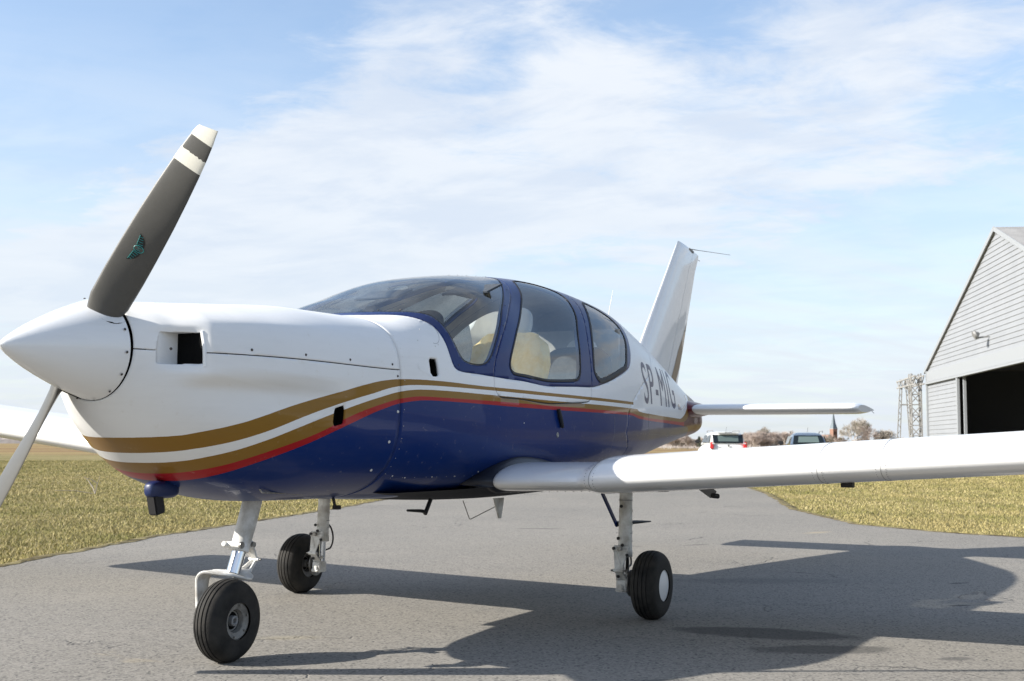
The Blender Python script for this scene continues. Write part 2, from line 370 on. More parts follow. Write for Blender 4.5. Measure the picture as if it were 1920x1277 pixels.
STAINS = [(3.22, -1.88, .50, .20, -78, (.036, .036, .036), .66, .22), (2.86, -2.26, .40, .14, -58, (.036, .036, .036), .60, .3), (2.91, -2.86, .10, .05, -50, (.06, .06, .06), .6, .4), (1.77, -1.86, .16, .04, -50, (.05, .05, .05), .5, .4),
          (9.65, 2.5, .35, .07, -65, (.05, .05, .05), .6, .4), (1.9, .15, .22, .09, -60, (.34, .30, .2), .28, .7), (6.2, -2.5, .10, .03, -40, (.04, .04, .04), .8, .3), (4.9, -2.65, .09, .025, -45, (.03, .03, .03), .8, .3),
          (10.8, -.45, .30, .10, -20, (.36, .30, .19), .5, .6), (8.4, .2, .22, .05, -25, (.05, .05, .05), .5, .4), (5.6, -1.2, .9, .25, -60, (.07, .07, .075), .35, .7)]
ap = MB().add([(x, y, 0) for x, y in apron_poly], [tuple(range(len(apron_poly)))])
me = mesh(ap.v, ap.f); bm = bmesh.new(); bm.from_mesh(me); bmesh.ops.triangulate(bm, faces=bm.faces); bmesh.ops.recalc_face_normals(bm, faces=bm.faces)
if sum(f.normal.z for f in bm.faces) < 0: bmesh.ops.reverse_faces(bm, faces=bm.faces)
bm.to_mesh(me); bm.free()
tag(link('apron', me, mat('worn_asphalt', rough=.9, spec=.25, fn=asphalt)), kind='structure')

def grass_mat(t, b):
    at = t.new('ShaderNodeAttribute', attribute_name='tone'); f = at.outputs['Fac']
    oc = t.new('ShaderNodeTexCoord').outputs['Object']
    c = t.ramp(f, [(0, (.07, .075, .022)), (.3, (.185, .175, .055)), (.6, (.34, .285, .12)), (1, (.56, .47, .26))])
    c = t.mix(t.mapr(t.noise(oc, .55, 6, .65), .44, .66, 0, .8), c, (.150, .155, .045))
    c = t.mix(t.mapr(t.noise(oc, 2.1, 5, .7), .58, .70, 0, .7), c, (.10, .075, .035))
    c = t.mix(t.mapr(t.noise(oc, .25, 4, .6), .5, .66, 0, .5), c, (.40, .32, .15))
    t.put(b.inputs['Base Color'], c)
    b.inputs['Specular IOR Level'].default_value = .2
def grass():
    N = 900000
    rng = np.random.default_rng(3)
    # the verge is seen in perspective, so tufts thin out with distance
    dist = 4+ (70-4)*rng.random(N)**1.9; ang = YAW+(rng.random(N)-.5)*R(62)
    x = CX+dist*np.cos(ang); y = CY+dist*np.sin(ang)
    k = ~pip(x, y, apron_poly); x, y, dist = x[k], y[k], dist[k]; n = len(x)
    h = (.007+.020*rng.random(n)**2)*(1+dist/90); w = (.0014+.0012*rng.random(n))*(1+dist/13)
    th = rng.random(n)*2*PI; lean = (.3+1.6*rng.random(n))*h; la = rng.random(n)*2*PI
    bx, by = np.cos(th)*w, np.sin(th)*w; tx, ty = np.cos(la)*lean, np.sin(la)*lean
    z0 = np.full(n, -.03)
    V = np.empty((n, 3, 3)); V[:,0] = np.c_[x-bx, y-by, z0]; V[:,1] = np.c_[x+bx, y+by, z0]; V[:,2] = np.c_[x+tx, y+ty, z0+.012+h]
    me = bpy.data.meshes.new('grass'); me.vertices.add(3*n); me.vertices.foreach_set('co', V.ravel())
    me.loops.add(3*n); me.loops.foreach_set('vertex_index', np.arange(3*n, dtype=np.int32)); me.polygons.add(n)
    me.polygons.foreach_set('loop_start', np.arange(n, dtype=np.int32)*3); me.update()
    at = me.attributes.new('tone', 'FLOAT', 'POINT'); at.data.foreach_set('value', np.repeat(np.clip(rng.normal(.55, .24, n), 0, 1), 3).astype(np.float32))
    tag(link('grass', me, mat('dry_winter_grass', rough=.9, fn=grass_mat)), 'short straw coloured winter grass beside the asphalt apron', 'grass', kind='stuff')
grass()
# crumbled soil lip where the turf meets the asphalt
def verge(edge):
    pts = [p for p in jag(edge, .12, .085) if -6 < p[0] < 32]; vs = []; fs = []
    rng = random.Random(4)
    for i, (x, y) in enumerate(pts):
        a = pts[max(i-1, 0)]; b_ = pts[min(i+1, len(pts)-1)]; dx, dy = b_[0]-a[0], b_[1]-a[1]; L = math.hypot(dx, dy) or 1
        nx, ny = -dy/L, dx/L; k = rng.random()
        for o_, z in ((-.02-.04*k, .003), (.0, .005+.008*rng.random()), (.04+.04*k, .002+.006*rng.random()), (.12+.06*k, -.028)): vs.append((x+nx*o_, y+ny*o_, z))
    for i in range(len(pts)-1):
        for k in range(3): fs.append((i*4+k, (i+1)*4+k, (i+1)*4+k+1, i*4+k+1))
    me = mesh(vs, fs)
    tag(link('soil_edge', me, SOIL), kind='structure')
SOIL = mat('bare_soil', rough=1, spec=.1, fn=speckle((.06, .048, .03), (.24, .205, .105), 5, None, 1, 60, 8))
verge(left_edge); verge(right_edge)

# ------------------------------------------------------------------ aeroplane surface
XS=[.4425,.52,.6,.9,1.3,1.75,2.2,2.7,3.3,4.0,4.8,5.6,6.4,7.2,7.82,7.93]
ZT=[1.522,1.518,1.522,1.545,1.576,1.580,1.726,1.891,1.982,2.03,1.992,1.849,1.687,1.488,1.335,1.26]
ZB=[1.118,1.03,.955,.775,.700,.694,.678,.693,.709,.727,.769,.841,.938,1.027,1.105,1.16]
WW=[.206,.30,.362,.490,.548,.586,.639,.662,.653,.641,.58,.462,.324,.177,.070,.030]
ZCc=[1.321,1.29,1.25,1.2,1.18,1.16,1.12,1.1,1.1,1.1,1.12,1.15,1.15,1.18,1.2,1.21]
NTp=[2.0,2.5,3.0,3.3,3.3,3.5,2.78,2.7,2.25,2.34,2.53,2.6,2.38,2.25,2.1,2.0]
NBt=[2.0,2.0,2.1,2.4,2.7,2.8,2.8,2.8,2.8,2.8,2.6,2.5,2.4,2.3,2.2,2.0]
def pchip(xs, ys, x):
    xs = np.asarray(xs, float); ys = np.asarray(ys, float); h = np.diff(xs); d = np.diff(ys)/h
    m_ = np.zeros_like(ys); m_[0] = d[0]; m_[-1] = d[-1]
    for i in range(1, len(xs)-1):
        if d[i-1]*d[i] > 0:
            w1 = 2*h[i]+h[i-1]; w2 = h[i]+2*h[i-1]; m_[i] = (w1+w2)/(w1/d[i-1]+w2/d[i])
    i = np.clip(np.searchsorted(xs, x)-1, 0, len(h)-1); t = (x-xs[i])/h[i]
    return ((1+2*t)*(1-t)**2*ys[i]+t*(1-t)**2*h[i]*m_[i]+t*t*(3-2*t)*ys[i+1]+t*t*(t-1)*h[i]*m_[i+1])
def sstep(a, b, x):
    t = np.clip((x-a)/(b-a), 0, 1); return t*t*(3-2*t)
def surf(x, t, off=0.0):
    x = np.asarray(x, float); t = np.asarray(t, float)
    x = np.clip(x, XS[0], XS[-1])
    zt, zb, w, zc, nt, nb = [pchip(XS, a, x) for a in (ZT, ZB, WW, ZCc, NTp, NBt)]
    s, c = np.sin(t), np.cos(t); n_ = np.where(c > 0, nt, nb)
    y = -w*np.sign(s)*np.abs(s)**(2/n_); z = zc+np.where(c > 0, zt-zc, zc-zb)*np.sign(c)*np.abs(c)**(2/n_)
    # swelling cheek of the cowl behind the inlets and the hollow round the spinner
    cheek = sstep(.54, .66, x)*(1-sstep(.95, 1.65, x))*sstep(1.165, 1.235, z)*(1-sstep(1.44, 1.55, z))
    hollow = sstep(.50, .60, x)*(1-sstep(.9, 1.35, x))*sstep(1.03, 1.15, z)*(1-sstep(1.17, 1.23, z))
    scoop = sstep(.455, .56, x)*(1-sstep(.60, .64, x))*sstep(1.225, 1.275, z)*(1-sstep(1.375, 1.42, z))
    y = y+np.sign(y)*(.046*cheek-.010*hollow-.022*scoop)*np.minimum(1, np.abs(s)*1.2)
    if np.any(off != 0):
        # move inwards along an approximate normal
        e = 1e-3; A = surf(x+e, t); B = surf(x-e, t); C = surf(x, t+e); D = surf(x, t-e)
        n = np.cross(A-B, C-D); L = np.linalg.norm(n, axis=-1, keepdims=True); n = n/np.maximum(L, 1e-12)
        P0 = np.stack([x+0*y, y, z], -1); return P0+n*(-np.asarray(off)[..., None] if np.ndim(off) else -off)*NSIGN
    return np.stack([x+0*y, y, z], -1)
NSIGN = 1.0
_p = surf(np.array([3.0]), np.array([1.4]), np.array([.05]))[0]; _q = surf(np.array([3.0]), np.array([1.4]))[0]
if _p[1] < _q[1]: NSIGN = -1.0            # positive offset now means inwards
def spt(x, t, out=0.0):
    return Vector(surf(np.array([float(x)]), np.array([float(t)]), np.array([-float(out)+1e-9]))[0])
def th_at(x, z, side=-1):
    a, b = .02, PI-.02
    for _ in range(40):
        mm = (a+b)/2
        if surf(np.array([x]), np.array([mm]))[0][2] > z: a = mm
        else: b = mm
    return (a+b)/2
def catmull(pts, n=5, closed=True):
    out = []; N = len(pts)
    for i in range(N if closed else N-1):
        p0, p1, p2, p3 = (np.array(pts[(i+k) % N] if closed else pts[min(max(i+k, 0), N-1)], float) for k in (-1, 0, 1, 2))
        for j in range(n):
            t = j/n; out.append(tuple(.5*((2*p1)+(-p0+p2)*t+(2*p0-5*p1+4*p2-p3)*t*t+(-p0+3*p1-3*p2+p3)*t**3)))
    if not closed: out.append(tuple(pts[-1]))
    return out
TS = .55
def sdf_poly(poly):
    P_ = np.array(poly, float)*[1, TS]; A = P_; B = np.roll(P_, -1, 0); E = B-A
    def g(x, t):
        q = np.stack([x, t*TS], -1); best = np.full(q.shape[:-1], 1e9)
        for a, e in zip(A, E):
            d = q-a; h = np.clip((d@e)/(e@e+1e-12), 0, 1); best = np.minimum(best, np.linalg.norm(d-h[..., None]*e, axis=-1))
        ins = pip(q[..., 0], q[..., 1], [tuple(p) for p in P_])
        return np.where(ins, -best, best)
    return g
def clip(verts, faces, g):
    vals = g(verts); out = []; V = [tuple(v) for v in verts]; cache = {}
    F_ = faces
    for f in F_:
        s = [vals[i] <= 0 for i in f]
        if all(s): out.append(f); continue
        if not any(s): continue
        nf = []
        for a, b, sa, sb in zip(f, f[1:]+f[:1], s, s[1:]+s[:1]):
            if sa: nf.append(a)
            if sa != sb:
                k = (min(a, b), max(a, b))
                if k not in cache:
                    lo, hi = (a, b); va, vb = vals[a], vals[b]; tt = va/(va-vb)
                    cache[k] = len(V); V.append(tuple(V[a][i]+(V[b][i]-V[a][i])*tt for i in range(2)))
                nf.append(cache[k])
        if len(nf) >= 3: out.append(tuple(nf))
    return np.array(V), out
def patch(name, mtl, parent, x0, x1, t0, t1, gs, out=0.0, nx=None, ntt=None, solid=0, liner=None, xs=None):
    nx = nx or max(4, int((x1-x0)/.022)); ntt = ntt or max(4, int(abs(t1-t0)/.032))
    X = np.linspace(x0, x1, nx+1) if xs is None else xs; T = np.linspace(t0, t1, ntt+1); nx = len(X)-1
    VX, VT = np.meshgrid(X, T, indexing='ij'); V = np.stack([VX.ravel(), VT.ravel()], -1)
    F_ = [(i*(ntt+1)+j, (i+1)*(ntt+1)+j, (i+1)*(ntt+1)+j+1, i*(ntt+1)+j+1) for i in range(nx) for j in range(ntt)]
    for g_ in gs: V, F_ = clip(V, F_, g_)
    if not F_: print('EMPTY', name); return None
    P3 = surf(V[:, 0], V[:, 1], np.full(len(V), -out+1e-9))
    me = mesh(P3, F_, name)
    bm = bmesh.new(); bm.from_mesh(me); bmesh.ops.remove_doubles(bm, verts=bm.verts, dist=1e-5); bmesh.ops.delete(bm, geom=[v for v in bm.verts if not v.link_faces], context='VERTS')
    # outward normals
    if bm.faces:
        s = 0
        for f in bm.faces:
            c = f.calc_center_median(); s += f.normal.dot(Vector((0, c.y, c.z-1.15)))*f.calc_area()
        if s < 0: bmesh.ops.reverse_faces(bm, faces=bm.faces)
    bm.to_mesh(me); bm.free()
    o = link(name, me, [mtl]+([liner] if liner else []), parent, True)
    if solid:
        md = o.modifiers.new('shell', 'SOLIDIFY'); md.thickness = solid; md.offset = -1
        if liner: md.material_offset = 1; md.material_offset_rim = 0
    return o
G = lambda f: (lambda v: f(v[:, 0], v[:, 1]))
absT = lambda g_: (lambda v: g_(v[:, 0], np.abs(v[:, 1])))

WS = catmull([(1.88,-.02),(1.93,.25),(2.0,.45),(2.10,.60),(2.185,.72),(2.216,.85),(2.228,.96),(2.24,1.095),(2.255,1.2),(2.29,1.272),(2.382,1.308),(2.481,1.306),(2.55,1.265),(2.622,1.177),(2.755,1.007),(2.921,.806),(3.22,.535),(3.353,.39),(3.461,.239),(3.52,-.02)], 4, False)+[(3.52,-.3),(1.88,-.3)]
DW = catmull([(3.535,.40),(3.386,.60),(3.145,.837),(2.954,1.026),(2.822,1.19),(2.763,1.284),(2.757,1.341),(2.81,1.372),(2.988,1.365),(3.228,1.355),(3.577,1.347),(3.685,1.338),(3.743,1.297),(3.792,1.184),(3.875,.988),(3.992,.812),(4.05,.686),(4.10,.535),(4.08,.42),(3.98,.34),(3.80,.28),(3.64,.28)], 4)
QW = catmull([(4.50,.50),(4.40,.54),(4.299,.68),(4.182,.863),(4.083,1.026),(3.992,1.228),(3.998,1.29),(4.075,1.325),(4.249,1.303),(4.498,1.247),(4.647,1.202),(4.73,1.095),(4.83,.938),(4.855,.793),(4.80,.661),(4.68,.56)], 4)
FR = catmull([(1.80,-.02),(1.86,.27),(1.94,.45),(2.03,.62),(2.11,.787),(2.150,.913),(2.168,1.083),(2.175,1.234),(2.195,1.320),(2.257,1.352),(2.415,1.372),(2.556,1.389),(2.772,1.402),(3.2,1.384),(3.6,1.378),(3.89,1.379),(4.05,1.362),(4.34,1.316),(4.622,1.253),(4.76,1.19),(4.86,1.06),(4.95,.856),(4.99,.686),(4.99,.5),(4.95,.3),(4.93,-.02)], 4, False)+[(4.93,-.3),(1.80,-.3)]
gWS, gDW, gQW, gFR = (sdf_poly(p) for p in (WS, DW, QW, FR))
DOOR = catmull([(3.50,.10),(3.44,.35),(3.261,.592),(3.012,.812),(2.763,1.07),(2.631,1.234),(2.573,1.347),(2.562,1.435),(2.590,1.48),(2.66,1.498),(2.971,1.492),(3.469,1.476),(3.72,1.47),(3.86,1.455),(3.895,1.38),(3.93,1.25),(3.99,1.04),(4.10,.82),(4.2,.62),(4.26,.40),(4.28,.12),(4.1,.085),(3.9,.08),(3.7,.085)], 4)
gDO = sdf_poly(DOOR)
FWX = 1.757
def tail_seam(v):     # fuselage joint ahead of the registration
    x, t = v[:, 0], np.abs(v[:, 1]); xx = np.interp(t, [0, .9, 1.196, 1.335, 1.442, 1.53, 1.66, 1.94, 3.2], [5.7, 5.6, 5.386, 5.037, 4.78, 4.606, 4.556, 4.68, 4.75]); return x-xx

plane = root('light_aeroplane', 'white and blue low wing propeller aeroplane with gold and red stripes parked on the apron', 'aeroplane', (3.0, 0, 0))
plane['_local'] = 0
GAP = .0022
def seam_z(v):
    P3 = surf(v[:, 0], v[:, 1]); return P3[:, 2]-np.interp(v[:, 0], [.45, .6, 1.7, 1.8], [1.317, 1.309, 1.304, 1.306])
IN = (.43, .622, 1.262, 1.388)      # inlet cut: x0 x1 z0 z1
def inlet(v):                    # negative inside the notch
    P3 = surf(v[:, 0], v[:, 1]); return np.maximum.reduce([P3[:, 0]-IN[1], -1+0*P3[:, 0], P3[:, 2]-IN[3], IN[2]-P3[:, 2], .269-.03*(P3[:, 0]-.49)-np.abs(P3[:, 1])])
def box_region(x0, x1, z0, z1, sk=0.0, sk1=0.0):
    def g_(v):
        P3 = surf(v[:, 0], v[:, 1]); zz = P3[:, 2]-sk*(P3[:, 0]-x0)
        wid = 1.0
        return np.maximum.reduce([P3[:, 0]-x1, x0-P3[:, 0], zz-z1, z0-zz, P3[:, 1]])
    return g_
V1 = (1.985, 2.052, 1.287, 1.377)
V2 = (1.288, 1.357, 1.030, 1.112)
v1 = box_region(*V1); v2 = box_region(*V2, sk=.25)
neg = lambda g_, o_=0.0: (lambda v: -g_(v)-o_)
xsn = np.concatenate([np.linspace(.4426, .72, 42), np.linspace(.74, FWX-GAP, 46)])
patch('upper_cowling', M['livery'], plane, 0, 0, -PI, PI, [lambda v: -seam_z(v)+GAP, neg(inlet)], xs=xsn, ntt=260, solid=.006, liner=M['void'])
patch('lower_cowling', M['livery'], plane, 0, 0, 0, 2*PI, [lambda v: seam_z(v)+GAP, neg(inlet), neg(v2)], xs=xsn, ntt=260, solid=.006, liner=M['void'])
patch('cowl_light_liner', M['void'], plane, .60, 1.85, -PI, PI, [neg(inlet, .05), neg(box_region(1.17,1.45,.95,1.2)), neg(box_region(1.8,2.2,1.2,1.45))], out=-.02, nx=50, ntt=120)  # added dark inner skin, keeps sunlight from leaking through the cowl seams
fus_g = [absT(lambda x, t: -gFR(x, t)+GAP*.5), absT(lambda x, t: -gDO(x, t)+GAP*1.6), lambda v: tail_seam(v)+GAP*.6, neg(v1)]
patch('fuselage_side', M['livery'], plane, FWX+GAP, 5.8, -PI, PI, fus_g, solid=.012, liner=M['liner'], ntt=230)
patch('tail_cone', M['livery'], plane, 4.4, 7.93, -PI, PI, [lambda v: -tail_seam(v)+GAP*.6], solid=.006, liner=M['void'], nx=150, ntt=150)
SEAL = .007
noholes = [absT(lambda x, t: -gWS(x, t)), absT(lambda x, t: -gDO(x, t)+GAP*1.6), absT(lambda x, t: -gQW(x, t))]
patch('canopy_frame', M['blue'], plane, 1.75, 5.05, -1.6, 1.6, [absT(lambda x, t: gFR(x, t)+GAP*.5)]+noholes, solid=.03, liner=M['liner'], nx=200, ntt=150)
for sg, nm in ((1, 'port'), (-1, 'starboard')):
    r0, r1 = (.02, 1.7) if sg > 0 else (-1.7, -.02)
    patch('door_frame', M['blue'], plane, 2.5, 4.35, r0, r1, [absT(lambda x, t: gDO(x, t)), absT(lambda x, t: gFR(x, t)), absT(lambda x, t: -gDW(x, t))], solid=.03, liner=M['liner'], nx=130, ntt=90)
    patch('door_panel', M['livery'], plane, 2.5, 4.35, r0, r1, [absT(lambda x, t: gDO(x, t)), absT(lambda x, t: -gFR(x, t)+.001)], solid=.012, liner=M['liner'], nx=130, ntt=90)
    patch('door_window', M['glass'], plane, 2.7, 4.15, r0, r1, [absT(lambda x, t: gDW(x, t)+.001)], out=-.001)
    patch('rear_window', M['glass'], plane, 3.9, 4.9, r0, r1, [absT(lambda x, t: gQW(x, t)+.001)], out=-.001)
    patch('window_seal', M['black'], plane, 2.7, 4.2, r0, r1, [absT(lambda x, t: gDW(x, t)-.001), absT(lambda x, t: -gDW(x, t)-.009)], out=.0025, nx=130, ntt=100, solid=.004)
    patch('window_seal', M['black'], plane, 3.9, 4.95, r0, r1, [absT(lambda x, t: gQW(x, t)-.014), absT(lambda x, t: -gQW(x, t)-.006)], out=.0025, nx=110, ntt=90, solid=.004)
    patch('door_seal', M['black'], plane, 2.5, 4.35, r0, r1, [absT(lambda x, t: gDO(x, t)-.008), absT(lambda x, t: -gDO(x, t)-.002)], out=-.006, nx=140, ntt=110)
patch('windscreen', M['glass'], plane, 1.86, 3.56, -1.4, 1.4, [absT(lambda x, t: gWS(x, t)+.001)], out=-.001, ntt=110)
patch('window_seal', M['black'], plane, 1.86, 3.56, -1.4, 1.4, [absT(lambda x, t: gWS(x, t)), absT(lambda x, t: -gWS(x, t)-.006)], out=.0015, nx=130, ntt=160)

# inlets: floor, roof, inner wall, back wall of each notch
for sg in (-1, 1):
    x0, x1, z0, z1 = IN; x0 = .47
    def ysurf(x, z):
        t_ = th_at(x, z); return abs(surf(np.array([x]), np.array([t_]))[0][1])
    duct = MB(); n = 14; X = np.linspace(x0+.01, x1, n)
    yin = [.2685-.03*(x-.49) for x in X]
    for z, flip in ((z0, 0), (z1, 1)):
        drop = [(-.012*(1-i/(n-1)) if flip == 0 else 0) for i in range(n)]
        vs = []
        for i, x in enumerate(X): vs += [(x, sg*yin[i], z+drop[i]*0), (x, sg*(max(ysurf(x, z)-.0005, yin[i]+.0002)), z)]
        duct.add(vs, [(2*i, 2*i+1, 2*i+3, 2*i+2) for i in range(n-1)])
    vs = []
    for i, x in enumerate(X): yq = min(yin[i], min(ysurf(x, z0), ysurf(x, (z0+z1)/2), ysurf(x, z1))-.0012); vs += [(x, sg*yq, z0), (x, sg*yq, z1)]
    duct.add(vs, [(2*i, 2*i+1, 2*i+3, 2*i+2) for i in range(n-1)])
    ob = duct.build('air_inlet', M['livery'], plane, fix=False)
    bk = MB(); yo = ysurf(x1, (z0+z1)/2)
    bk.add([(x1-.002, sg*(yin[-1]+.0), z0+.002), (x1-.002, sg*(yo-.008), z0+.002), (x1-.002, sg*(yo-.008), z1-.002), (x1-.002, sg*(yin[-1]), z1-.002)], [(0,1,2,3)])
    bk.build('inlet_opening', M['void'], ob, fix=False)
    # thick leading lip of the cheek
    lp = MB().tube([(x1+.004, sg*(ysurf(x1+.004, z)-.007), z) for z in np.linspace(z0-.008, z1+.006, 8)], .0085, 8)
    lp.build('inlet_lip', M['white'], ob, smooth=True)
# side vents: sloping ramp with a dark slot at its rear
def vent(x0, x1, xr, z0, z1, sk=0.0):
    f = lambda x, z, d: Vector(surf(np.array([x]), np.array([th_at(x, z+sk*(x-x0))]), np.array([d+1e-9]))[0])
    mb = MB(); d1 = .045
    mb.add([f(x1, z0, d1), f(x1, z1, d1), f(x1+.01, z1, .0), f(x1+.01, z0, .0)], [(0,1,2,3)])
    mb.add([f(x0, z0, .035), f(x0, z1, .035), f(x1, z1, d1), f(x1, z0, d1)], [(0,1,2,3)])
    for z in (z0, z1): mb.add([f(x0, z, .0), f(x1, z, 0), f(x1, z, d1), f(x0, z, .035)], [(0,1,2,3)])
    o = mb.build('side_vent', M['void'], plane, fix=False)
    r = MB(); zm = (z0+z1)/2                                   # raised triangular ramp sunk ahead of the slot
    a0, a1 = f(x0, z0, .0005), f(x0, z1, .0005); b0, b1 = f(x0, z0, .022), f(x0, z1, .022); p0, p1 = f(xr, zm-.012, -.0012), f(xr, zm+.012, -.0012)
    r.add([p0, p1, f(x0, z1, -.0012), f(x0, z0, -.0012)], [(0,1,2,3)])
    r.build('vent_ramp', M['livery'], o, fix=False)
vent(V1[0], V1[1], 1.895, V1[2], V1[3]); vent(V2[0], V2[1], 1.17, V2[2], V2[3], .25)

# screws and rivets
scr = mesh(*(lambda n=8: ([(0, .0015*0, .0)]+[(.0, .0045*math.cos(2*PI*k/n), .0045*math.sin(2*PI*k/n)) for k in range(n)]+[(.0022, .003*math.cos(2*PI*k/n), .003*math.sin(2*PI*k/n)) for k in range(n)], [(1+k, 1+(k+1) % n, 1+n+(k+1) % n, 1+n+k) for k in range(n)]+[tuple(range(1+n, 1+2*n))]))())
scr.materials.append(M['screw'])
silver_scr = scr.copy(); silver_scr.materials.clear(); silver_scr.materials.append(M['strut'])
def screw(x, t, me_=None, s=1.0):
    p = spt(x, t, .0006); q = spt(x, t, .02); n = (q-p).normalized(); o = bpy.data.objects.new('screw', me_ or scr); COL.objects.link(o)
    mw = n.to_track_quat('X', 'Z').to_matrix().to_4x4(); o.matrix_basis = Matrix.Translation(p) @ mw @ Matrix.Scale(s, 4)
    o.parent = plane; o.matrix_parent_inverse = plane.matrix_world.inverted()
for x, z in ((.545, 1.322), (.79, 1.330), (1.065, 1.328), (1.375, 1.328), (1.70, 1.328), (1.735, 1.275)):
    for s_ in (1, -1): screw(x, s_*th_at(x, z), None, 1.35)
for x, z in ((1.738, 1.11), (1.70, .97), (1.66, .84)): screw(x, th_at(x, z), silver_scr, 1.7)
for x, z in ((2.02, 1.52), (1.95, 1.46), (2.10, 1.45), (2.07, 1.44), (2.9, 1.08), (2.35, .80), (1.95, .80), (2.15, .80), (1.85, .81), (2.55,.82)): screw(x, th_at(x, z), silver_scr, .9)
for i in range(9): screw(*[(1.99, .33), (2.07, .50), (2.16, .65), (2.21, .80), (2.235, 1.3), (2.66, 1.18), (2.80, 1.0), (2.99, .77), (3.28, .52)][i], scr, .9)
for i in range(5): screw(3.0+.12*i, .12, scr, .8)
for x in np.arange(4.95, 6.9, .075):
    for z in (1.045, 1.33 if x > 6.5 else 1.60): screw(x, th_at(x, z), silver_scr, .38)
for xx in (5.24, 6.06):
    for z in np.arange(.98, 1.62, .05): screw(xx, th_at(xx, z), silver_scr, .38)
for t_ in np.arange(.5, 2.3, .11): screw(FWX+.03, t_, silver_scr, .45)
for x in np.arange(1.85, 4.4, .085): screw(x, th_at(x, .80), silver_scr, .38)
# oval access panel outline on the upper cowl side
ring = [(2.085+.062*math.cos(a), .93+.16*math.sin(a)) for a in np.linspace(-1.9, 1.9, 24)]
MB().tube([spt(x, t, -.0003) for x, t in ring], .0011, 6).build('access_panel', M['greymetal'], plane, smooth=True)

# registration, lettering projected on to the tail side
def lettering(txt, parent, x0, x1, z0, z1, mtl, out=.0012):
    cu = bpy.data.curves.new('t', 'FONT'); cu.body = txt; cu.size = 1; cu.resolution_u = 6; cu.space_character = 1.12; cu.offset = .001
    ob = bpy.data.objects.new('t', cu); COL.objects.link(ob); dg = bpy.context.evaluated_depsgraph_get(); me = bpy.data.meshes.new_from_object(ob.evaluated_get(dg))
    bpy.data.objects.remove(ob)
    bm = bmesh.new(); bm.from_mesh(me); bmesh.ops.triangulate(bm, faces=bm.faces)
    bmesh.ops.subdivide_edges(bm, edges=[e for e in bm.edges if e.calc_length() > .12], cuts=4)
    bmesh.ops.triangulate(bm, faces=bm.faces)
    xs_ = [v.co.x for v in bm.verts]; ys_ = [v.co.y for v in bm.verts]; a, b_, c, d = min(xs_), max(xs_), min(ys_), max(ys_)
    # split into separate letters: connected islands
    done = set(); isl = []
    for v in bm.verts:
        if v in done: continue
        st = [v]; done.add(v); cur = []
        while st:
            w_ = st.pop(); cur.append(w_)
            for e in w_.link_edges:
                o_ = e.other_vert(w_)
                if o_ not in done: done.add(o_); st.append(o_)
        isl.append(cur)
    for cur in isl:
        idx = {v: i for i, v in enumerate(cur)}; vs = []
        for v in cur:
            x = x0+(v.co.x-a)/(b_-a)*(x1-x0); z = z0+(v.co.y-c)/(d-c)*(z1-z0); vs.append(spt(x, th_at(x, z), out))
        fs = [tuple(idx[v] for v in f.verts) for f in bm.faces if f.verts[0] in idx]
        o = link('letter', mesh(vs, fs), mtl, parent)
        md = o.modifiers.new('s', 'SOLIDIFY'); md.thickness = .0006
    bm.free()
lettering('SP-MIG', plane, 5.06, 6.34, 1.262, 1.565, M['navy'])
# gold hook shape behind the registration
hk = [(6.46, 1.262), (6.46, 1.30), (6.70, 1.352), (6.98, 1.40), (7.14, 1.43), (7.0, 1.37), (6.82, 1.30), (6.62, 1.262)]
link('stripe_end', mesh([spt(x, th_at(x, z), .0015) for x, z in hk], [tuple(range(len(hk)))]), M['gold'], plane)
# thin joint lines on the tail
for pts in ([(5.19, 1.20), (5.17, 1.10), (5.15, .98)], [(6.02, 1.17), (6.0, 1.05), (5.98, .97)], [(4.30, 1.15), (4.29, 1.0), (4.28, .85)], [(7.35, 1.3), (7.33, 1.2), (7.30, 1.1)]):
    MB().tube([spt(x, th_at(x, z), -.0002) for x, z in [(pts[0][0]+(pts[-1][0]-pts[0][0])*k/8, pts[0][1]+(pts[-1][1]-pts[0][1])*k/8) for k in range(9)]], .0013, 6).build('skin_joint', M['greymetal'], plane, smooth=True)
# door latch
MB().tube([spt(3.345, 1.515, .012), spt(3.365, 1.555, .014), spt(3.40, 1.605, .012)], [.011, .013, .011], 8).build('door_latch', M['black'], plane, smooth=True)
MB().lathe([(0, .0), (.003, .012), (0, .016)], spt(3.36, th_at(3.36, 1.02), .001), (0, -1, 0), 16).build('drain_cap', M['steel'], plane, smooth=True)
# small chin scoop with black exhaust stub, belly fairing
#CHIN
MB().box((.805, -.003, .706), (.055, .050, .085), Matrix.Rotation(R(-14), 3, 'Y')).build('exhaust_stub', M['black'], plane, bevel=.006)
by = MB(); n = 18; vs = []
for i, x in enumerate(np.linspace(1.9, 4.9, n)):
    k = math.sin(PI*i/(n-1))**.6
    for a in np.linspace(-1, 1, 13): vs.append((x, a*.46, .715-.085*k*(1-abs(a)**2.5)+.01))
by.add(vs, [(i*13+j, (i+1)*13+j, (i+1)*13+j+1, i*13+j+1) for i in range(n-1) for j in range(12)])
by.build('belly_fairing', mat('dark_belly_paint', (.010, .012, .020), rough=.7, spec=.15), plane, smooth=True)

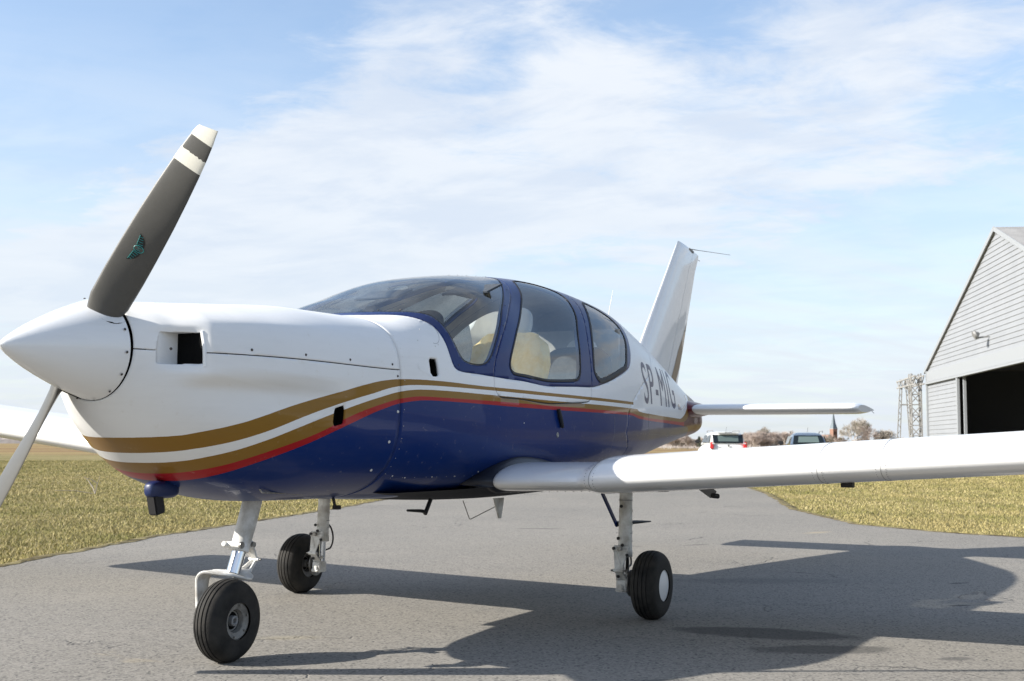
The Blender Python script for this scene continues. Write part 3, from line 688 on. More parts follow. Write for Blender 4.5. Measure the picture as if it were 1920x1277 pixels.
# ---------------- interior
MB().box((3.25, 0, .86), (2.2, .96, .03)).build('cabin_floor', M['liner'], plane)
ip = MB(); ip.prism([(1.95, .95), (2.42, .95), (2.40, 1.44), (2.36, 1.54), (2.2, 1.585), (1.99, 1.56)], -.43, .43, lambda p, t: (p[0], t, p[1]))
ipo = ip.build('instrument_panel', M['panel'], plane, bevel=.02)
MB().lathe([(0, 0), (.0, .035), (.03, .045), (.06, .035), (.065, 0)], (2.30, .02, 1.60), (.6, -.3, .4), 20).build('compass', M['black'], plane, smooth=True)
MB().box((2.12, -.18, 1.625), (.075, .10, .07)).build('headset', mat('headset_plastic', (.05, .05, .055), .5), plane, bevel=.02)
def yoke(y):
    MB().tube([(2.40, y, 1.22), (2.52, y, 1.22)], .012, 8).tube([(2.52+.01*abs(a), y+a*.13, 1.22+.05*a*a) for a in np.linspace(-1, 1, 9)], .013, 8).build('control_yoke', M['black'], plane, smooth=True)
yoke(-.28); yoke(.28)
def rounded(mb_c, size, e=.25, n=14, squash=1.0, tilt=0):
    # superellipsoid cushion
    cx_, cy_, cz_ = mb_c; a, b_, c = (s_/2 for s_ in size); vs = []; fs = []; N = n*2
    sg = lambda w_, m_: math.copysign(abs(w_)**m_, w_)
    ro = Matrix.Rotation(tilt, 3, 'Y')
    for i in range(n+1):
        ph = -PI/2+PI*i/n
        for j in range(N):
            la = 2*PI*j/N; v = Vector((a*sg(math.cos(ph), e*2)*sg(math.cos(la), e*2), b_*sg(math.cos(ph), e*2)*sg(math.sin(la), e*2), c*sg(math.sin(ph), e*2)))
            vs.append(Vector((cx_, cy_, cz_))+ro @ v)
    for i in range(n):
        for j in range(N): fs.append((i*N+j, i*N+(j+1) % N, (i+1)*N+(j+1) % N, (i+1)*N+j))
    return vs, fs
def seat(x, y, cover, head, rough_=.0, rear=False):
    v, f = rounded((x-.18, y, .98), (.50, .46, .16), .22); s = MB().add(v, f).build('seat', M['seat'] if not rear else M['seat_tan'], plane, smooth=True)
    v, f = rounded((x+.10, y, 1.30), (.17, .50, .68), .22, 18, tilt=R(14))
    if rough_:
        v = [p+p.normalized()*0+Vector((noise.noise(p*16), noise.noise(p*16+Vector((5, 0, 0))), noise.noise(p*16+Vector((0, 9, 0)))))*rough_ for p in v]
    MB().add(v, f).build('seat_back', cover, s, smooth=True)
    v, f = rounded((x+.215, y, 1.70 if not rear else 1.60), (.085, .23, .20), .36, tilt=R(10)); MB().add(v, f).build('headrest', head, s, smooth=True)
    [MB().tube([(x+.17, y+q_, 1.50), (x+.20, y+q_, 1.64)], .007, 6).build('headrest_post', M['steel'], s) for q_ in (-.06, .06)]
v, f = rounded((.840, 0, .765), (.17, .07, .075), .30); ch = MB().add(v, f)
ch.build('chin_fairing', mat('deep_blue_paint', (.005, .016, .075), rough=.45, coat=.1), plane, smooth=True)
seat(3.30, -.29, M['fleece'], M['headrest'], .022)
seat(3.22, .29, M['seat'], M['seat'], 0)
seat(4.42, -.24, M['seat'], M['headrest'], 0, True); seat(4.42, .24, M['seat'], M['headrest'], 0, True)
MB().box((3.42, 0, 1.90), (.30, .16, .04)).build('overhead_console', M['greymetal'], plane, bevel=.015)
MB().box((3.42, 0, 1.873), (.18, .05, .012)).build('overhead_switch', M['black'], plane)
MB().add([(2.42, -.02, 1.49), (2.42, .02, 1.49), (3.45, .02, 1.93), (3.45, -.02, 1.93)], [(0,1,2,3)])
for s_ in (-1, 1):   # sun visors
    MB().box((2.95, s_*.30, 1.84), (.20, .30, .012), Matrix.Rotation(R(-20), 3, 'Y')).build('sun_visor', M['seat'], plane, bevel=.005)
MB().box((3.85+.9, 0, 1.32), (.03, .95, .9)).build('rear_bulkhead', M['liner'], plane)

# ---------------- spinner and propeller
HUB = Vector((.385, 0, 1.322))
sp_ = [(0, .001), (.004, .009), (.015, .020), (.04, .037), (.08, .060), (.13, .086), (.19, .113), (.25, .138), (.31, .161), (.36, .178), (.40, .191), (.425, .198), (.435, .2)]
spn = MB(); ax = Vector((1, 0, .035)).normalized()
spn.lathe(sp_, (0, 0, 1.306), ax, 72); spinner = spn.build('spinner', M['white'], plane, smooth=True)
MB().lathe([(.434, .196), (.441, .194), (.441, .0)], (0, 0, 1.306), ax, 60).build('spinner_backplate', M['black'], spinner, smooth=True)
MB().lathe([(.4455, .19), (.4455, .0)], (0, 0, 1.306), ax, 60).build('cowl_front', M['void'], plane)
a_ = ax.orthogonal().normalized(); b_ = ax.cross(a_)
for k in range(14):
    an = 2*PI*k/14+.2; d = (a_*math.cos(an)+b_*math.sin(an)); p = Vector((0, 0, 1.306))+ax*.418+d*.2003
    o = bpy.data.objects.new('screw', scr); COL.objects.link(o); o.matrix_basis = Matrix.Translation(p) @ d.to_track_quat('X', 'Z').to_matrix().to_4x4() @ Matrix.Scale(1.25, 4)
    o.parent = spinner; o.matrix_parent_inverse = spinner.matrix_world.inverted()
def blade_mesh():
    st = [(.10,.100,.060,54),(.17,.150,.048,50),(.22,.176,.036,46),(.34,.180,.024,41),(.46,.178,.019,35),(.60,.172,.015,29),(.72,.160,.012,25),(.82,.145,.010,22),(.90,.128,.008,20),(.96,.110,.006,19),(1.0,.088,.004,18)]
    rr = np.linspace(.10, 1.0, 46); c = np.interp(rr, [s[0] for s in st], [s[1] for s in st]); th = np.interp(rr, [s[0] for s in st], [s[2] for s in st]); tw = np.interp(rr, [s[0] for s in st], [s[3] for s in st])
    n = 28; vs = []
    for r_, ch_, t_, w_ in zip(rr, c*.88, th, tw):
        be = R(w_+TWIST); skew = .02*sstep(.75, 1.0, r_)
        for k in range(n):
            a = 2*PI*k/n; u = math.cos(a)*.5; v = math.sin(a)*.5
            vv = v*(1 if v < 0 else .35) if r_ > .2 else v*(1 if v < 0 else .35+.65*(.2-r_)/.1)
            tap = (1-.35*(u+.5)**2)
            X = -(u+.06)*ch_*math.sin(be)*-1; Y = -(u+.06)*ch_*math.cos(be)
            nx_, ny_ = -math.cos(be), math.sin(be)
            # local: x fore-aft, y tangential, z radial ; suction side faces forward
            tx = math.cos(be); X = (u)*ch_*math.sin(be)*BS; Y = (u)*ch_*math.cos(be)
            nX, nY = -math.cos(be), math.sin(be)*BS
            h = -vv*t_*2*tap*.9
            vs.append((X+nX*h+.0, Y+nY*h+skew*0, r_+ (.02*(-u) if r_ > .98 else 0)))
    N = len(rr); fs = [(i*n+k, i*n+(k+1) % n, (i+1)*n+(k+1) % n, (i+1)*n+k) for i in range(N-1) for k in range(n)]+[tuple(range(n))[::-1], tuple((N-1)*n+k for k in range(n))]
    me = mesh(vs, fs, 'blade'); bm = bmesh.new(); bm.from_mesh(me); bmesh.ops.recalc_face_normals(bm, faces=bm.faces); bm.to_mesh(me); bm.free(); return me
TWIST, BS = -2, -1
bm_ = blade_mesh(); ANG = math.atan2(.60, .80)
prop = MB().lathe([(-.10, .0), (-.10, .06), (-.03, .085), (.03, .085), (.06, .07), (.06, 0)], HUB, ax, 24).build('propeller_hub', M['steel'], plane, smooth=True)
blades = []
for k in (0, 1):
    o = bpy.data.objects.new('blade', bm_); COL.objects.link(o)
    if k == 0: bm_.materials.append(M['prop']); bm_.polygons.foreach_set('use_smooth', [True]*len(bm_.polygons)); bm_.set_sharp_from_angle(angle=R(50))
    # z local -> radial direction; x stays fore-aft
    rad = Vector((0, -math.sin(ANG), math.cos(ANG)))*(1 if k == 0 else -1); tan = rad.cross(Vector((1, 0, 0)))
    o.matrix_basis = Matrix.Translation(HUB) @ Matrix((Vector((1, 0, 0)), tan, rad)).transposed().to_4x4()
    o.parent = prop; o.matrix_parent_inverse = prop.matrix_world.inverted(); blades.append(o)
    MB().lathe([(.165, .088), (.172, .094), (.180, .088)], HUB, rad, 24)
# blade root cut-outs in the spinner read as dark crescents
for k in (0, 1):
    rad = Vector((0, -math.sin(ANG), math.cos(ANG)))*(1 if k == 0 else -1); tan = rad.cross(Vector((1, 0, 0))); vs = []; n = 30
    for i in range(n):
        a = 2*PI*i/n; p = HUB+Vector((.022, 0, 0))+Vector((1, 0, 0))*(.073*math.cos(a))+tan*(.082*math.sin(a))
        # drop on to the spinner surface
        h = (p-Vector((0, 0, 1.306))).dot(ax); rr_ = np.interp(h, [q[0] for q in sp_], [q[1] for q in sp_]); tt = (p-(Vector((0, 0, 1.306))+ax*h)).dot(tan); lift = math.sqrt(max(rr_**2-tt**2, 0))
        vs.append(Vector((0, 0, 1.306))+ax*h+tan*tt+rad*(lift+.0015))
    link('blade_cutout', mesh(vs, [tuple(range(n))]), M['void'], spinner)
# winged emblem on the upper blade
def emblem():
    b = blades[0]; mw = b.matrix_basis.copy()
    be = R(37+TWIST); r0 = .465; fwd = Vector((-math.cos(be), math.sin(be)*BS, 0)); chd = Vector((math.sin(be)*BS, math.cos(be), 0)); rd = Vector((0, 0, 1))
    base = fwd*.0185+chd*EMB[0]+rd*r0
    P_ = lambda u, v, o_=0.0: mw @ (base+rd*(u*math.cos(EMB[1])+v*math.sin(EMB[1]))+chd*(v*math.cos(EMB[1])-u*math.sin(EMB[1]))+fwd*(o_+.001))
    def wing(s_): return [(s_*.008, .012), (s_*.03, .016), (s_*.058, .022), (s_*.048, .006), (s_*.04, -.004), (s_*.028, -.012), (s_*.008, -.016)]
    mb = MB()
    for s_ in (1, -1): mb.add([P_(*p) for p in wing(s_)], [tuple(range(7))])
    e = mb.build('emblem', M['decal_black'], prop, fix=False)
    t_ = MB(); n = 20
    ov = [P_(.0125*math.cos(2*PI*i/n), .019*math.sin(2*PI*i/n)-.001, .0012) for i in range(n)]; t_.tube(ov+[ov[0]], .0018, 5)
    t_.tube([P_(-.005, -.009, .0015), P_(-.005, .008, .0015)], .0014, 5).tube([P_(.005, -.009, .0015), P_(.005, .008, .0015)], .0014, 5).tube([P_(-.005, 0, .0015), P_(.005, 0, .0015)], .0012, 5)
    for s_ in (1, -1):
        for k in range(4): t_.tube([P_(s_*(.017+.009*k), .012+.002*k, .0012), P_(s_*(.02+.009*k), -.008+.004*k, .0012)], .0014, 5)
        t_.tube([P_(s_*.014, .014, .0012), P_(s_*.052, .019, .0012)], .0014, 5)
    t_.build('emblem_letter', M['teal'], e)
EMB = (.0, 0.0)
emblem()

# ---------------- wings
def naca(n=26, tk=.16, camb=.02, p=.4):
    up = []; lo = []
    for i in range(n+1):
        x = .5*(1-math.cos(PI*i/n)); yt = 5*tk*(.2969*math.sqrt(x)-.126*x-.3516*x*x+.2843*x**3-.1036*x**4)
        yc = camb/p**2*(2*p*x-x*x) if x < p else camb/(1-p)**2*((1-2*p)+2*p*x-x*x)
        up.append((x, yc+yt)); lo.append((x, yc-yt))
    return up[::-1]+lo[1:-1]            # te -> le over the top, then back under
def wing_loft(stations, name, mtl, parent, span_axis='y', caps=True):
    # station: (span pos, x_le, z_le, chord, thickness, twist)
    vs = []; n = None
    for (s_, xl, zl, ch_, tk, *r_) in stations:
        sec = naca(tk=tk, camb=(.02 if span_axis == 'y' and len(r_) == 0 else (r_[0] if r_ else 0)))
        n = len(sec)
        for (x, z) in sec: vs.append((xl+x*ch_, s_, zl+z*ch_) if span_axis == 'y' else (xl+x*ch_, z*ch_, s_))
    N = len(stations); fs = [(i*n+k, i*n+(k+1) % n, (i+1)*n+(k+1) % n, (i+1)*n+k) for i in range(N-1) for k in range(n)]
    if caps: fs += [tuple(range(n)), tuple((N-1)*n+k for k in range(n))]
    return MB().add(vs, fs).build(name, mtl, parent, smooth=True)
def wing_mat(t, b):
    oc = t.new('ShaderNodeTexCoord').outputs['Object']; y = t.new('ShaderNodeSeparateXYZ', {0: oc}).outputs[1]
    t.put(b.inputs['Base Color'], grime(t, oc, (.74, .74, .735), .14)); paint_detail(t, b, oc)
M['wing'] = mat('white_wing_paint', rough=.3, coat=.6, fn=wing_mat)
XL, CH = 2.50, 1.24
zp = lambda y: float(np.interp(y, [.5, 1.19, 3.19, 4.9], [.766, .792, .925, 1.04]))
zs = lambda y: float(np.interp(y, [.5, 2.23, 3.15, 4.9], [.79, .952, 1.057, 1.25]))
pst = [(-.50, XL+.34, zp(.6)-.006, CH-.34, .10), (-.58, XL+.24, zp(.66)-.006, CH-.24, .115), (-.622, XL+.14, zp(.7)-.006, CH-.15, .122), (-.645, XL+.075, zp(.73)-.007, CH-.085, .124), (-.662, XL+.040, zp(.76)-.008, CH-.045, .124), (-.685, XL+.024, zp(.8)-.008, CH-.024, .123), (-.76, XL+.02, zp(.86)-.009, CH-.02, .122), (-1.14, XL+.02, zp(1.14)-.012, CH-.02, .12)]
for k in range(1, 7):
    f = k/7; f = f*f*(3-2*f); pst.append((-(1.14+.10*k/7), XL+.02-.03*f, zp(1.2)-.012+.006*f, CH-.02+.03*f, .12+.035*f))
pst += [(-y, XL-.01, zp(y)-.006, CH+.01, .155) for y in (1.25, 1.9, 2.6, 3.3, 4.0, 4.9)]
pst += [(-5.02, XL+.0, zp(4.9), CH-.02, .145), (-5.10, XL+.04, zp(4.9), CH-.09, .13), (-5.15, XL+.14, zp(4.9)+.01, CH-.26, .08), (-5.165, XL+.25, zp(4.9)+.02, CH-.5, .03)]
pw = wing_loft(pst[::-1], 'wing', M['wing'], plane)
sst = [(.45, XL, zs(.45), CH, .13)]+[(y, XL, zs(y), CH, .158) for y in (1.0, 1.3, 2.2, 3.1, 4.0, 4.9)]+[(5.02, XL+.01, zs(4.9), CH-.03, .15), (5.10, XL+.05, zs(4.9), CH-.1, .12), (5.15, XL+.15, zs(4.9)+.01, CH-.3, .06)]
sw = wing_loft(sst, 'wing', M['wing'], plane)
# dark root fairing: a rubber flange from the fuselage side out to the root end of each wing
for s_, zz, yo in ((-1, zp(.70)-.008, .655), (1, zs(.66), .66)):
    xo = XL+(.06 if s_ < 0 else .0); sec = naca(30, .124, .02); vs = []; m_ = 0; inner = []
    for k, (x, z) in enumerate(sec):
        cx_ = xo+x*(CH-.06); cz_ = zz+z*(CH-.06)
        nx_, nz_ = (x-.30 if x < .30 else 0), z-.008
        L = math.hypot(nx_*.5, nz_) or 1; ox, oz = nx_*.5/L, nz_/L
        fade = min(1, (1-x)*6)
        X, Z = cx_+ox*.030*fade, cz_+oz*.036*fade
        if Z < .705: Z = .705
        ys = abs(surf(np.array([X]), np.array([th_at(X, Z)]))[0][1])-.004
        if Z < .745: ys = max(ys, .625)
        inner.append(Vector((X, s_*ys, Z)))
        for f in (0, .25, .5, .75, 1):
            g_ = f**2.2
            vs.append((X+(cx_+ox*.004-X)*g_, s_*(ys+(yo-ys)*f), Z+(cz_+oz*.004-Z)*g_))
        m_ += 1
    MB().add(vs, [(i*5+k, (i+1)*5+k, (i+1)*5+k+1, i*5+k+1) for i in range(m_-1) for k in range(4)]).build('wing_root_fairing', M['rootrubber'], plane, smooth=True)
# rivets on the leading edge underside and the panel joint lines
def lepoint(y, ang=.0, side=-1):
    z = zp(y) if side < 0 else zs(y); return Vector((XL, side*y, z))
rv = scr.copy(); rv.materials.clear(); rv.materials.append(M['greymetal'])
def wing_low(y, x):  # underside height of the port wing
    sec = [s for s in pst if abs(s[0]+y) < .4]; ch_, tk = (CH, .164) if y > 1.25 else (CH-.02, .12); z0 = zp(y)-(0 if y > 1.25 else .012)
    xx = max((x-XL)/ch_, 0); yt = 5*tk*(.2969*math.sqrt(xx)-.126*xx-.3516*xx*xx+.2843*xx**3-.1036*xx**4); yc = .02/.16*(.8*xx-xx*xx) if xx < .4 else .02/.36*(.2+.8*xx-xx*xx)
    return z0+(yc-yt)*ch_
for i in range(56):
    y = .70+i*.045; x = XL+.17; p = Vector((x, -y, wing_low(y, x)-.0005)); o = bpy.data.objects.new('rivet', rv); COL.objects.link(o)
    o.matrix_basis = Matrix.Translation(p) @ Vector((-.25, 0, -1)).to_track_quat('X', 'Z').to_matrix().to_4x4() @ Matrix.Scale(.9, 4); o.parent = pw; o.matrix_parent_inverse = pw.matrix_world.inverted()
for yj in (1.22, 2.34, 2.62, 3.3):
    z0 = zp(yj)-.006; ch_ = CH+.01; tk = .156 if yj > 1.25 else .150; pts = []
    for k in range(26):
        f = (k-12)/12; x = .30*abs(f)**1.7; yt = 5*tk*(.2969*math.sqrt(x)-.126*x-.3516*x*x+.2843*x**3-.1036*x**4); yc = .02/.16*(.8*x-x*x)
        pts.append((XL-.01+x*ch_, -yj, z0+(yc+(yt if f > 0 else -yt))*ch_))
    MB().tube(pts, .0011, 5).build('skin_joint', M['greymetal'], pw, smooth=True)
    for k in range(3, 22):
        p, q = Vector(pts[k]), Vector(pts[k+1])
        for dy in (-.022, .022):
            o = bpy.data.objects.new('rivet', rv); COL.objects.link(o); nv = (q-p).cross(Vector((0, 1, 0))).normalized(); nv = nv if nv.dot(p-Vector((XL+.3, -yj, z0))) > 0 else -nv
            o.matrix_basis = Matrix.Translation(p+Vector((0, dy, 0))) @ nv.to_track_quat('X', 'Z').to_matrix().to_4x4() @ Matrix.Scale(.55, 4); o.parent = pw; o.matrix_parent_inverse = pw.matrix_world.inverted()
# under-wing bits
z_ = wing_low(1.56, 3.2)
MB().bar((3.14, -1.55, z_+.02), (3.22, -1.63, z_-.055), .05, .012, (1, 0, 0)).build('vent_fin', M['greymetal'], plane, bevel=.003)
MB().tube([(3.20, -1.63, z_-.058), (3.24, -1.645, z_-.062)], .014, 10).build('vent_pipe', M['black'], plane, smooth=True)
MB().box((2.80, -2.415, wing_low(2.41, 2.8)-.008), (.05, .055, .03)).build('stall_vane_block', M['black'], plane)
MB().tube([(3.1, -1.36, wing_low(1.36, 3.1)), (3.1, -1.36, wing_low(1.36, 3.1)-.018), (3.1, -1.42, wing_low(1.4, 3.1)-.018)], .003, 6).build('drain_wire', M['greymetal'], plane)
# belly antenna blades, step and wire
MB().prism([(3.23, .65), (3.36, .65), (3.325, .53), (3.295, .53)], -.305, -.295, lambda p, t: (p[0], t, p[1])).build('belly_antenna', M['strut'], plane, bevel=.002)
MB().tube([(2.87, -.3, .65), (2.945, -.3, .546), (2.96, -.3, .544), (3.25, -.3, .60)], .0028, 6).build('antenna_wire', M['steel'], plane)
MB().tube([(2.29, -.30, .622), (2.42, -.30, .614), (2.47, -.30, .607)], [.006, .009, .010], 8).tube([(2.52, -.3, .67), (2.465, -.30, .595)], .011, 8).build('boarding_step', M['black'], plane, smooth=True)
MB().tube([(1.78, -.2, .70), (1.80, -.2, .65)], .008, 6).box((1.81, -.2, .655), (.03, .03, .02)).build('fuel_drain', M['black'], plane)
MB().tube([(1.10, -.28, .79), (1.12, -.30, .75), (1.40, -.30, .735)], .004, 6).build('door_wire', M['steel'], plane)
MB().tube([(5.62, 0, 1.80), (5.80, 0, 2.19)], [.004, .002], 6).build('whip_antenna', M['strut'], plane)

# ---------------- tail surfaces
def vfin(stations, name, mtl, cut=None):
    vs = []; n = None
    for (z, xl, ch_, tk) in stations:
        sec = [(x, y) for x, y in naca(24, tk, 0)]; n = len(sec)
        for x, y in sec:
            vs.append((xl+x*ch_, y*ch_, z+(0 if z < 2.8 else -.06*x)))
    N = len(stations); fs = [(i*n+k, i*n+(k+1) % n, (i+1)*n+(k+1) % n, (i+1)*n+k) for i in range(N-1) for k in range(n)]+[tuple(range(n)), tuple((N-1)*n+k for k in range(n))]
    return MB().add(vs, fs).build(name, mtl, plane, smooth=True)
fx = lambda z: 6.395+(z-1.81)*(7.37-6.395)/(2.84-1.81)
tx = lambda z: 7.331+(z-1.531)*(7.935-7.331)/(2.787-1.531)
hx = lambda z: fx(z)+(tx(z)-fx(z))*.60
fs_ = [(z, fx(z), (tx(z)-fx(z))*.62, .10) for z in (1.30, 1.6, 2.0, 2.4, 2.78)]+[(2.83, fx(2.83)+.03, (tx(2.83)-fx(2.83))*.56, .07), (2.845, fx(2.84)+.07, (tx(2.83)-fx(2.83))*.48, .03)]
# fin drawn with a full section and a rudder behind a narrow hinge gap
def section_part(zs_, a, b, name, mtl, tip=True):
    vs = []; M_ = 22
    for z in zs_:
        xl, ch_ = fx(z), tx(z)-fx(z); row = []
        sc = 1 if z < 2.80 else .45
        for i in range(M_+1):
            f = a+(b-a)*i/M_; yt = 5*.10*(.2969*math.sqrt(f)-.126*f-.3516*f*f+.2843*f**3-.1015*f**4)*ch_*sc
            row.append((xl+f*ch_, yt, z-(.055*f if z > 2.7 else 0)))
        vs += row+[(x, -y, zz) for x, y, zz in reversed(row)]
    n = 2*(M_+1); N = len(zs_)
    fs = [(i*n+k, i*n+(k+1) % n, (i+1)*n+(k+1) % n, (i+1)*n+k) for i in range(N-1) for k in range(n)]+[tuple(range(n)), tuple((N-1)*n+k for k in range(n))]
    return MB().add(vs, fs).build(name, mtl, plane, smooth=True)
fin = section_part([1.35, 1.8, 2.2, 2.6, 2.79, 2.835], 0, .655, 'fin', M['white'])
rud = section_part([1.42, 1.8, 2.2, 2.6, 2.79, 2.835], .662, 1.0, 'rudder', M['white'])
# gold band low on the rudder
gb = []
for (x, z) in ((7.06, 1.53), (7.22, 1.50), (7.37, 1.67), (7.465, 1.82), (7.518, 1.93), (7.60, 2.11), (7.52, 2.03), (7.42, 1.93), (7.30, 1.82), (7.18, 1.67)):
    f = (x-fx(z))/(tx(z)-fx(z)); f = min(f, .995); yt = 5*.10*(.2969*math.sqrt(f)-.126*f-.3516*f*f+.2843*f**3-.1015*f**4)*(tx(z)-fx(z)); gb.append((x, -yt-.002, z))
link('rudder_stripe', mesh(gb, [tuple(range(len(gb)))]), M['gold'], rud)
MB().tube([(7.62, 0, 2.80), (7.97, 0, 2.835), (9.0, 0, 2.94)], [.006, .003, .002], 6).build('tail_antenna_wire', M['steel'], plane)
MB().box((7.70, 0, 2.79), (.12, .05, .03), Matrix.Rotation(R(8), 3, 'Y')).build('fin_cap', M['greymetal'], plane, bevel=.008)
MB().tube([(7.9, 0, 2.74), (8.0, 0, 2.735)], .0025, 5).build('static_wick', M['black'], plane)
for s_ in (-1, 1):
    st = [(s_*.02, 7.02, 1.285, .78, .12, 0), (s_*1.56, 7.02, 1.285, .78, .12, 0), (s_*1.60, 7.025, 1.285, .775, .118, 0), (s_*1.63, 7.05, 1.285, .745, .105, 0), (s_*1.645, 7.08, 1.285, .70, .085, 0)]
    tp = wing_loft(st if s_ > 0 else st[::-1], 'tailplane', M['wing'], plane)
    MB().tube([(7.77, s_*1.62, 1.282), (7.90, s_*1.62, 1.262)], .0022, 5).build('static_wick', M['black'], tp)
    st = [(s_*.0, 6.80, 1.285, 1.10, .22, 0), (s_*.14, 6.88, 1.285, .98, .17, 0), (s_*.21, 6.97, 1.285, .86, .145, 0), (s_*.24, 7.0, 1.285, .80, .125, 0)]
    wing_loft(st if s_ > 0 else st[::-1], 'tailplane_root_fairing', M['maroon'], plane)

# ---------------- landing gear
def tyre(name_prefix, c, rad, wid, rim_r, parent, rim_mat, hubcap=False, out_side=-1):
    prof = []; n = 26; hw = wid/2
    for i in range(n+1):
        a = PI*i/n; x = -math.cos(a)*hw; r_ = rim_r+(rad-rim_r)*(math.sin(a)**.42)
        prof.append((x, r_))
    # circumferential grooves in the tread
    P2 = []
    for i in range(len(prof)-1):
        P2.append(prof[i])
    P2.append(prof[-1]); out = []
    gx = [-.46*hw, -.16*hw, .16*hw, .46*hw]; xs_ = np.unique(np.concatenate([np.array([p[0] for p in P2])]+[np.array([g_-.0035, g_-.0025, g_+.0025, g_+.0035]) for g_ in gx]))
    for x in xs_:
        r_ = np.interp(x, [p[0] for p in P2], [p[1] for p in P2]); d = min(abs(x-g_) for g_ in gx)
        out.append((x, r_-(.005 if d < .003 else 0)))
    t_ = MB().lathe(out, c, (0, 1, 0), 72).build('tyre', M['tyre'], parent, smooth=True)
    # flatten where it stands
    for v in t_.data.vertices:
        if v.co.z < .006: v.co.z = .003
    for s_ in (-1, 1):
        rp = [(s_*hw*.80, rim_r+.004), (s_*hw*.86, rim_r-.004), (s_*hw*.80, rim_r-.016), (s_*hw*.74, rim_r-.022), (s_*hw*.72, rim_r*.64), (s_*hw*.40, rim_r*.58), (s_*hw*.32, rim_r*.45)]
        rm = MB().lathe(rp, c, (0, 1, 0), 40).build('rim', rim_mat, parent, smooth=True)
        MB().lathe([(s_*hw*.42, rim_r*.60), (s_*hw*.34, rim_r*.5), (s_*hw*.335, .001)], c, (0, 1, 0), 28).build('wheel_well', M['void'], rm, smooth=True)
        MB().lathe([(s_*hw*.33, rim_r*.30), (s_*hw*.66, rim_r*.28), (s_*hw*.70, rim_r*.20), (s_*hw*.66, rim_r*.14), (s_*hw*.40, rim_r*.13), (s_*hw*.40, 0)], c, (0, 1, 0), 24).build('wheel_bearing', M['greymetal'], rm, smooth=True)
        for k in range(6):
            an = 2*PI*k/6+.3; MB().lathe([(0, .0055), (s_*.006, .005), (s_*.006, .0)], (c[0]+math.cos(an)*rim_r*.86, c[1]+s_*hw*.80, c[2]+math.sin(an)*rim_r*.86), (0, 1, 0), 6).build('bolt', M['steel'], parent) if s_ == out_side else None
    if hubcap:
        MB().lathe([(out_side*hw*.70, rim_r+.006), (out_side*hw*.90, rim_r+.002), (out_side*(hw*.98), rim_r*.8), (out_side*(hw*1.12), rim_r*.40), (out_side*(hw*1.14), .001)], c, (0, 1, 0), 40).build('hub_cap', M['hub'], parent, smooth=True)
def link_plate(mb, a, b, w1, w2, th, nrm):
    a, b, nrm = Vector(a), Vector(b), Vector(nrm).normalized(); d = (b-a).normalized(); s_ = d.cross(nrm).normalized()
    vs = []
    for o_ in (-th/2, th/2):
        vs += [a+s_*w1+nrm*o_, a-s_*w1+nrm*o_, b-s_*w2+nrm*o_, b+s_*w2+nrm*o_]
    mb.add(vs, [(3,2,1,0),(4,5,6,7),(0,1,5,4),(1,2,6,5),(2,3,7,6),(3,0,4,7)])
# nose gear
ng = MB().tube([(1.455, 0, .80), (1.425, 0, .69), (1.385, 0, .58), (1.345, 0, .478)], [.046, .045, .044, .042], 20).build('nose_gear_leg', M['strut'], plane, smooth=True)
MB().tube([(1.349, 0, .485), (1.305, 0, .375)], .032, 18).build('oleo_piston', M['chrome'], ng, smooth=True)
MB().tube([(1.347, 0, .497), (1.339, 0, .474)], .045, 20).tube([(1.30, -.045, .505), (1.30, .05, .505)], .014, 12).tube([(1.27, .03, .51), (1.31, .03, .50)], .011, 8).tube([(1.395, -.03, .50), (1.395, .03, .50)], .017, 12).build('leg_collar', M['strut'], ng, smooth=True)
MB().tube([(1.294, -.048, .505), (1.294, -.058, .505)], .016, 10).tube([(1.395, -.03, .5), (1.395, -.045, .5)], .012, 10).build('collar_bolt', M['steel'], ng, smooth=True)
fk = MB(); path = catmull([(1.375, -.045, .366), (1.34, -.02, .372), (1.28, .035, .380), (1.245, .085, .383), (1.238, .110, .365), (1.236, .117, .335), (1.238, .118, .26), (1.24, .116, .18)], 4, False)
wd = np.interp(np.linspace(0, 1, len(path)), [0, .15, .3, .5, .7, 1], [.034, .05, .052, .047, .040, .030]); vs = []
for i, p_ in enumerate(path):
    q0, q1 = Vector(path[max(i-1, 0)]), Vector(path[min(i+1, len(path)-1)]); d = (q1-q0).normalized()
    sdv = (Vector((.9, -.3, 0)) if i < 6 else Vector((1, -.05, 0))); sdv = (sdv-d*sdv.dot(d)).normalized(); nr = d.cross(sdv).normalized(); q = Vector(p_)
    for a_c in range(12):
        an = 2*PI*a_c/12; vs.append(q+sdv*wd[i]*math.copysign(abs(math.cos(an))**.5, math.cos(an))+nr*.009*math.copysign(abs(math.sin(an))**.6, math.sin(an)))
fk.add(vs, [(i*12+k, i*12+(k+1) % 12, (i+1)*12+(k+1) % 12, (i+1)*12+k) for i in range(len(path)-1) for k in range(12)]+[tuple(range(12)), tuple((len(path)-1)*12+k for k in range(12))])
fk.build('wheel_fork', M['strut'], ng, smooth=True)
tl = MB(); link_plate(tl, (1.40, 0, .50), (1.455, 0, .428), .034, .016, .012, (.8, 0, .6)); tl.tube([(1.452, -.028, .428), (1.452, .028, .428)], .010, 10)
tl.build('torque_link', M['strut'], ng, bevel=.002)
tl = MB()
for s_ in (-1, 1): tl.bar((1.455, s_*.008, .425), (1.375, s_*.03, .372), .010, .016)
tl.bar((1.40, -.028, .382), (1.40, .028, .382), .012, .012).tube([(1.385, -.045, .358), (1.385, .045, .358)], .010, 10)
tl.build('torque_link', M['strut'], ng, bevel=.002)
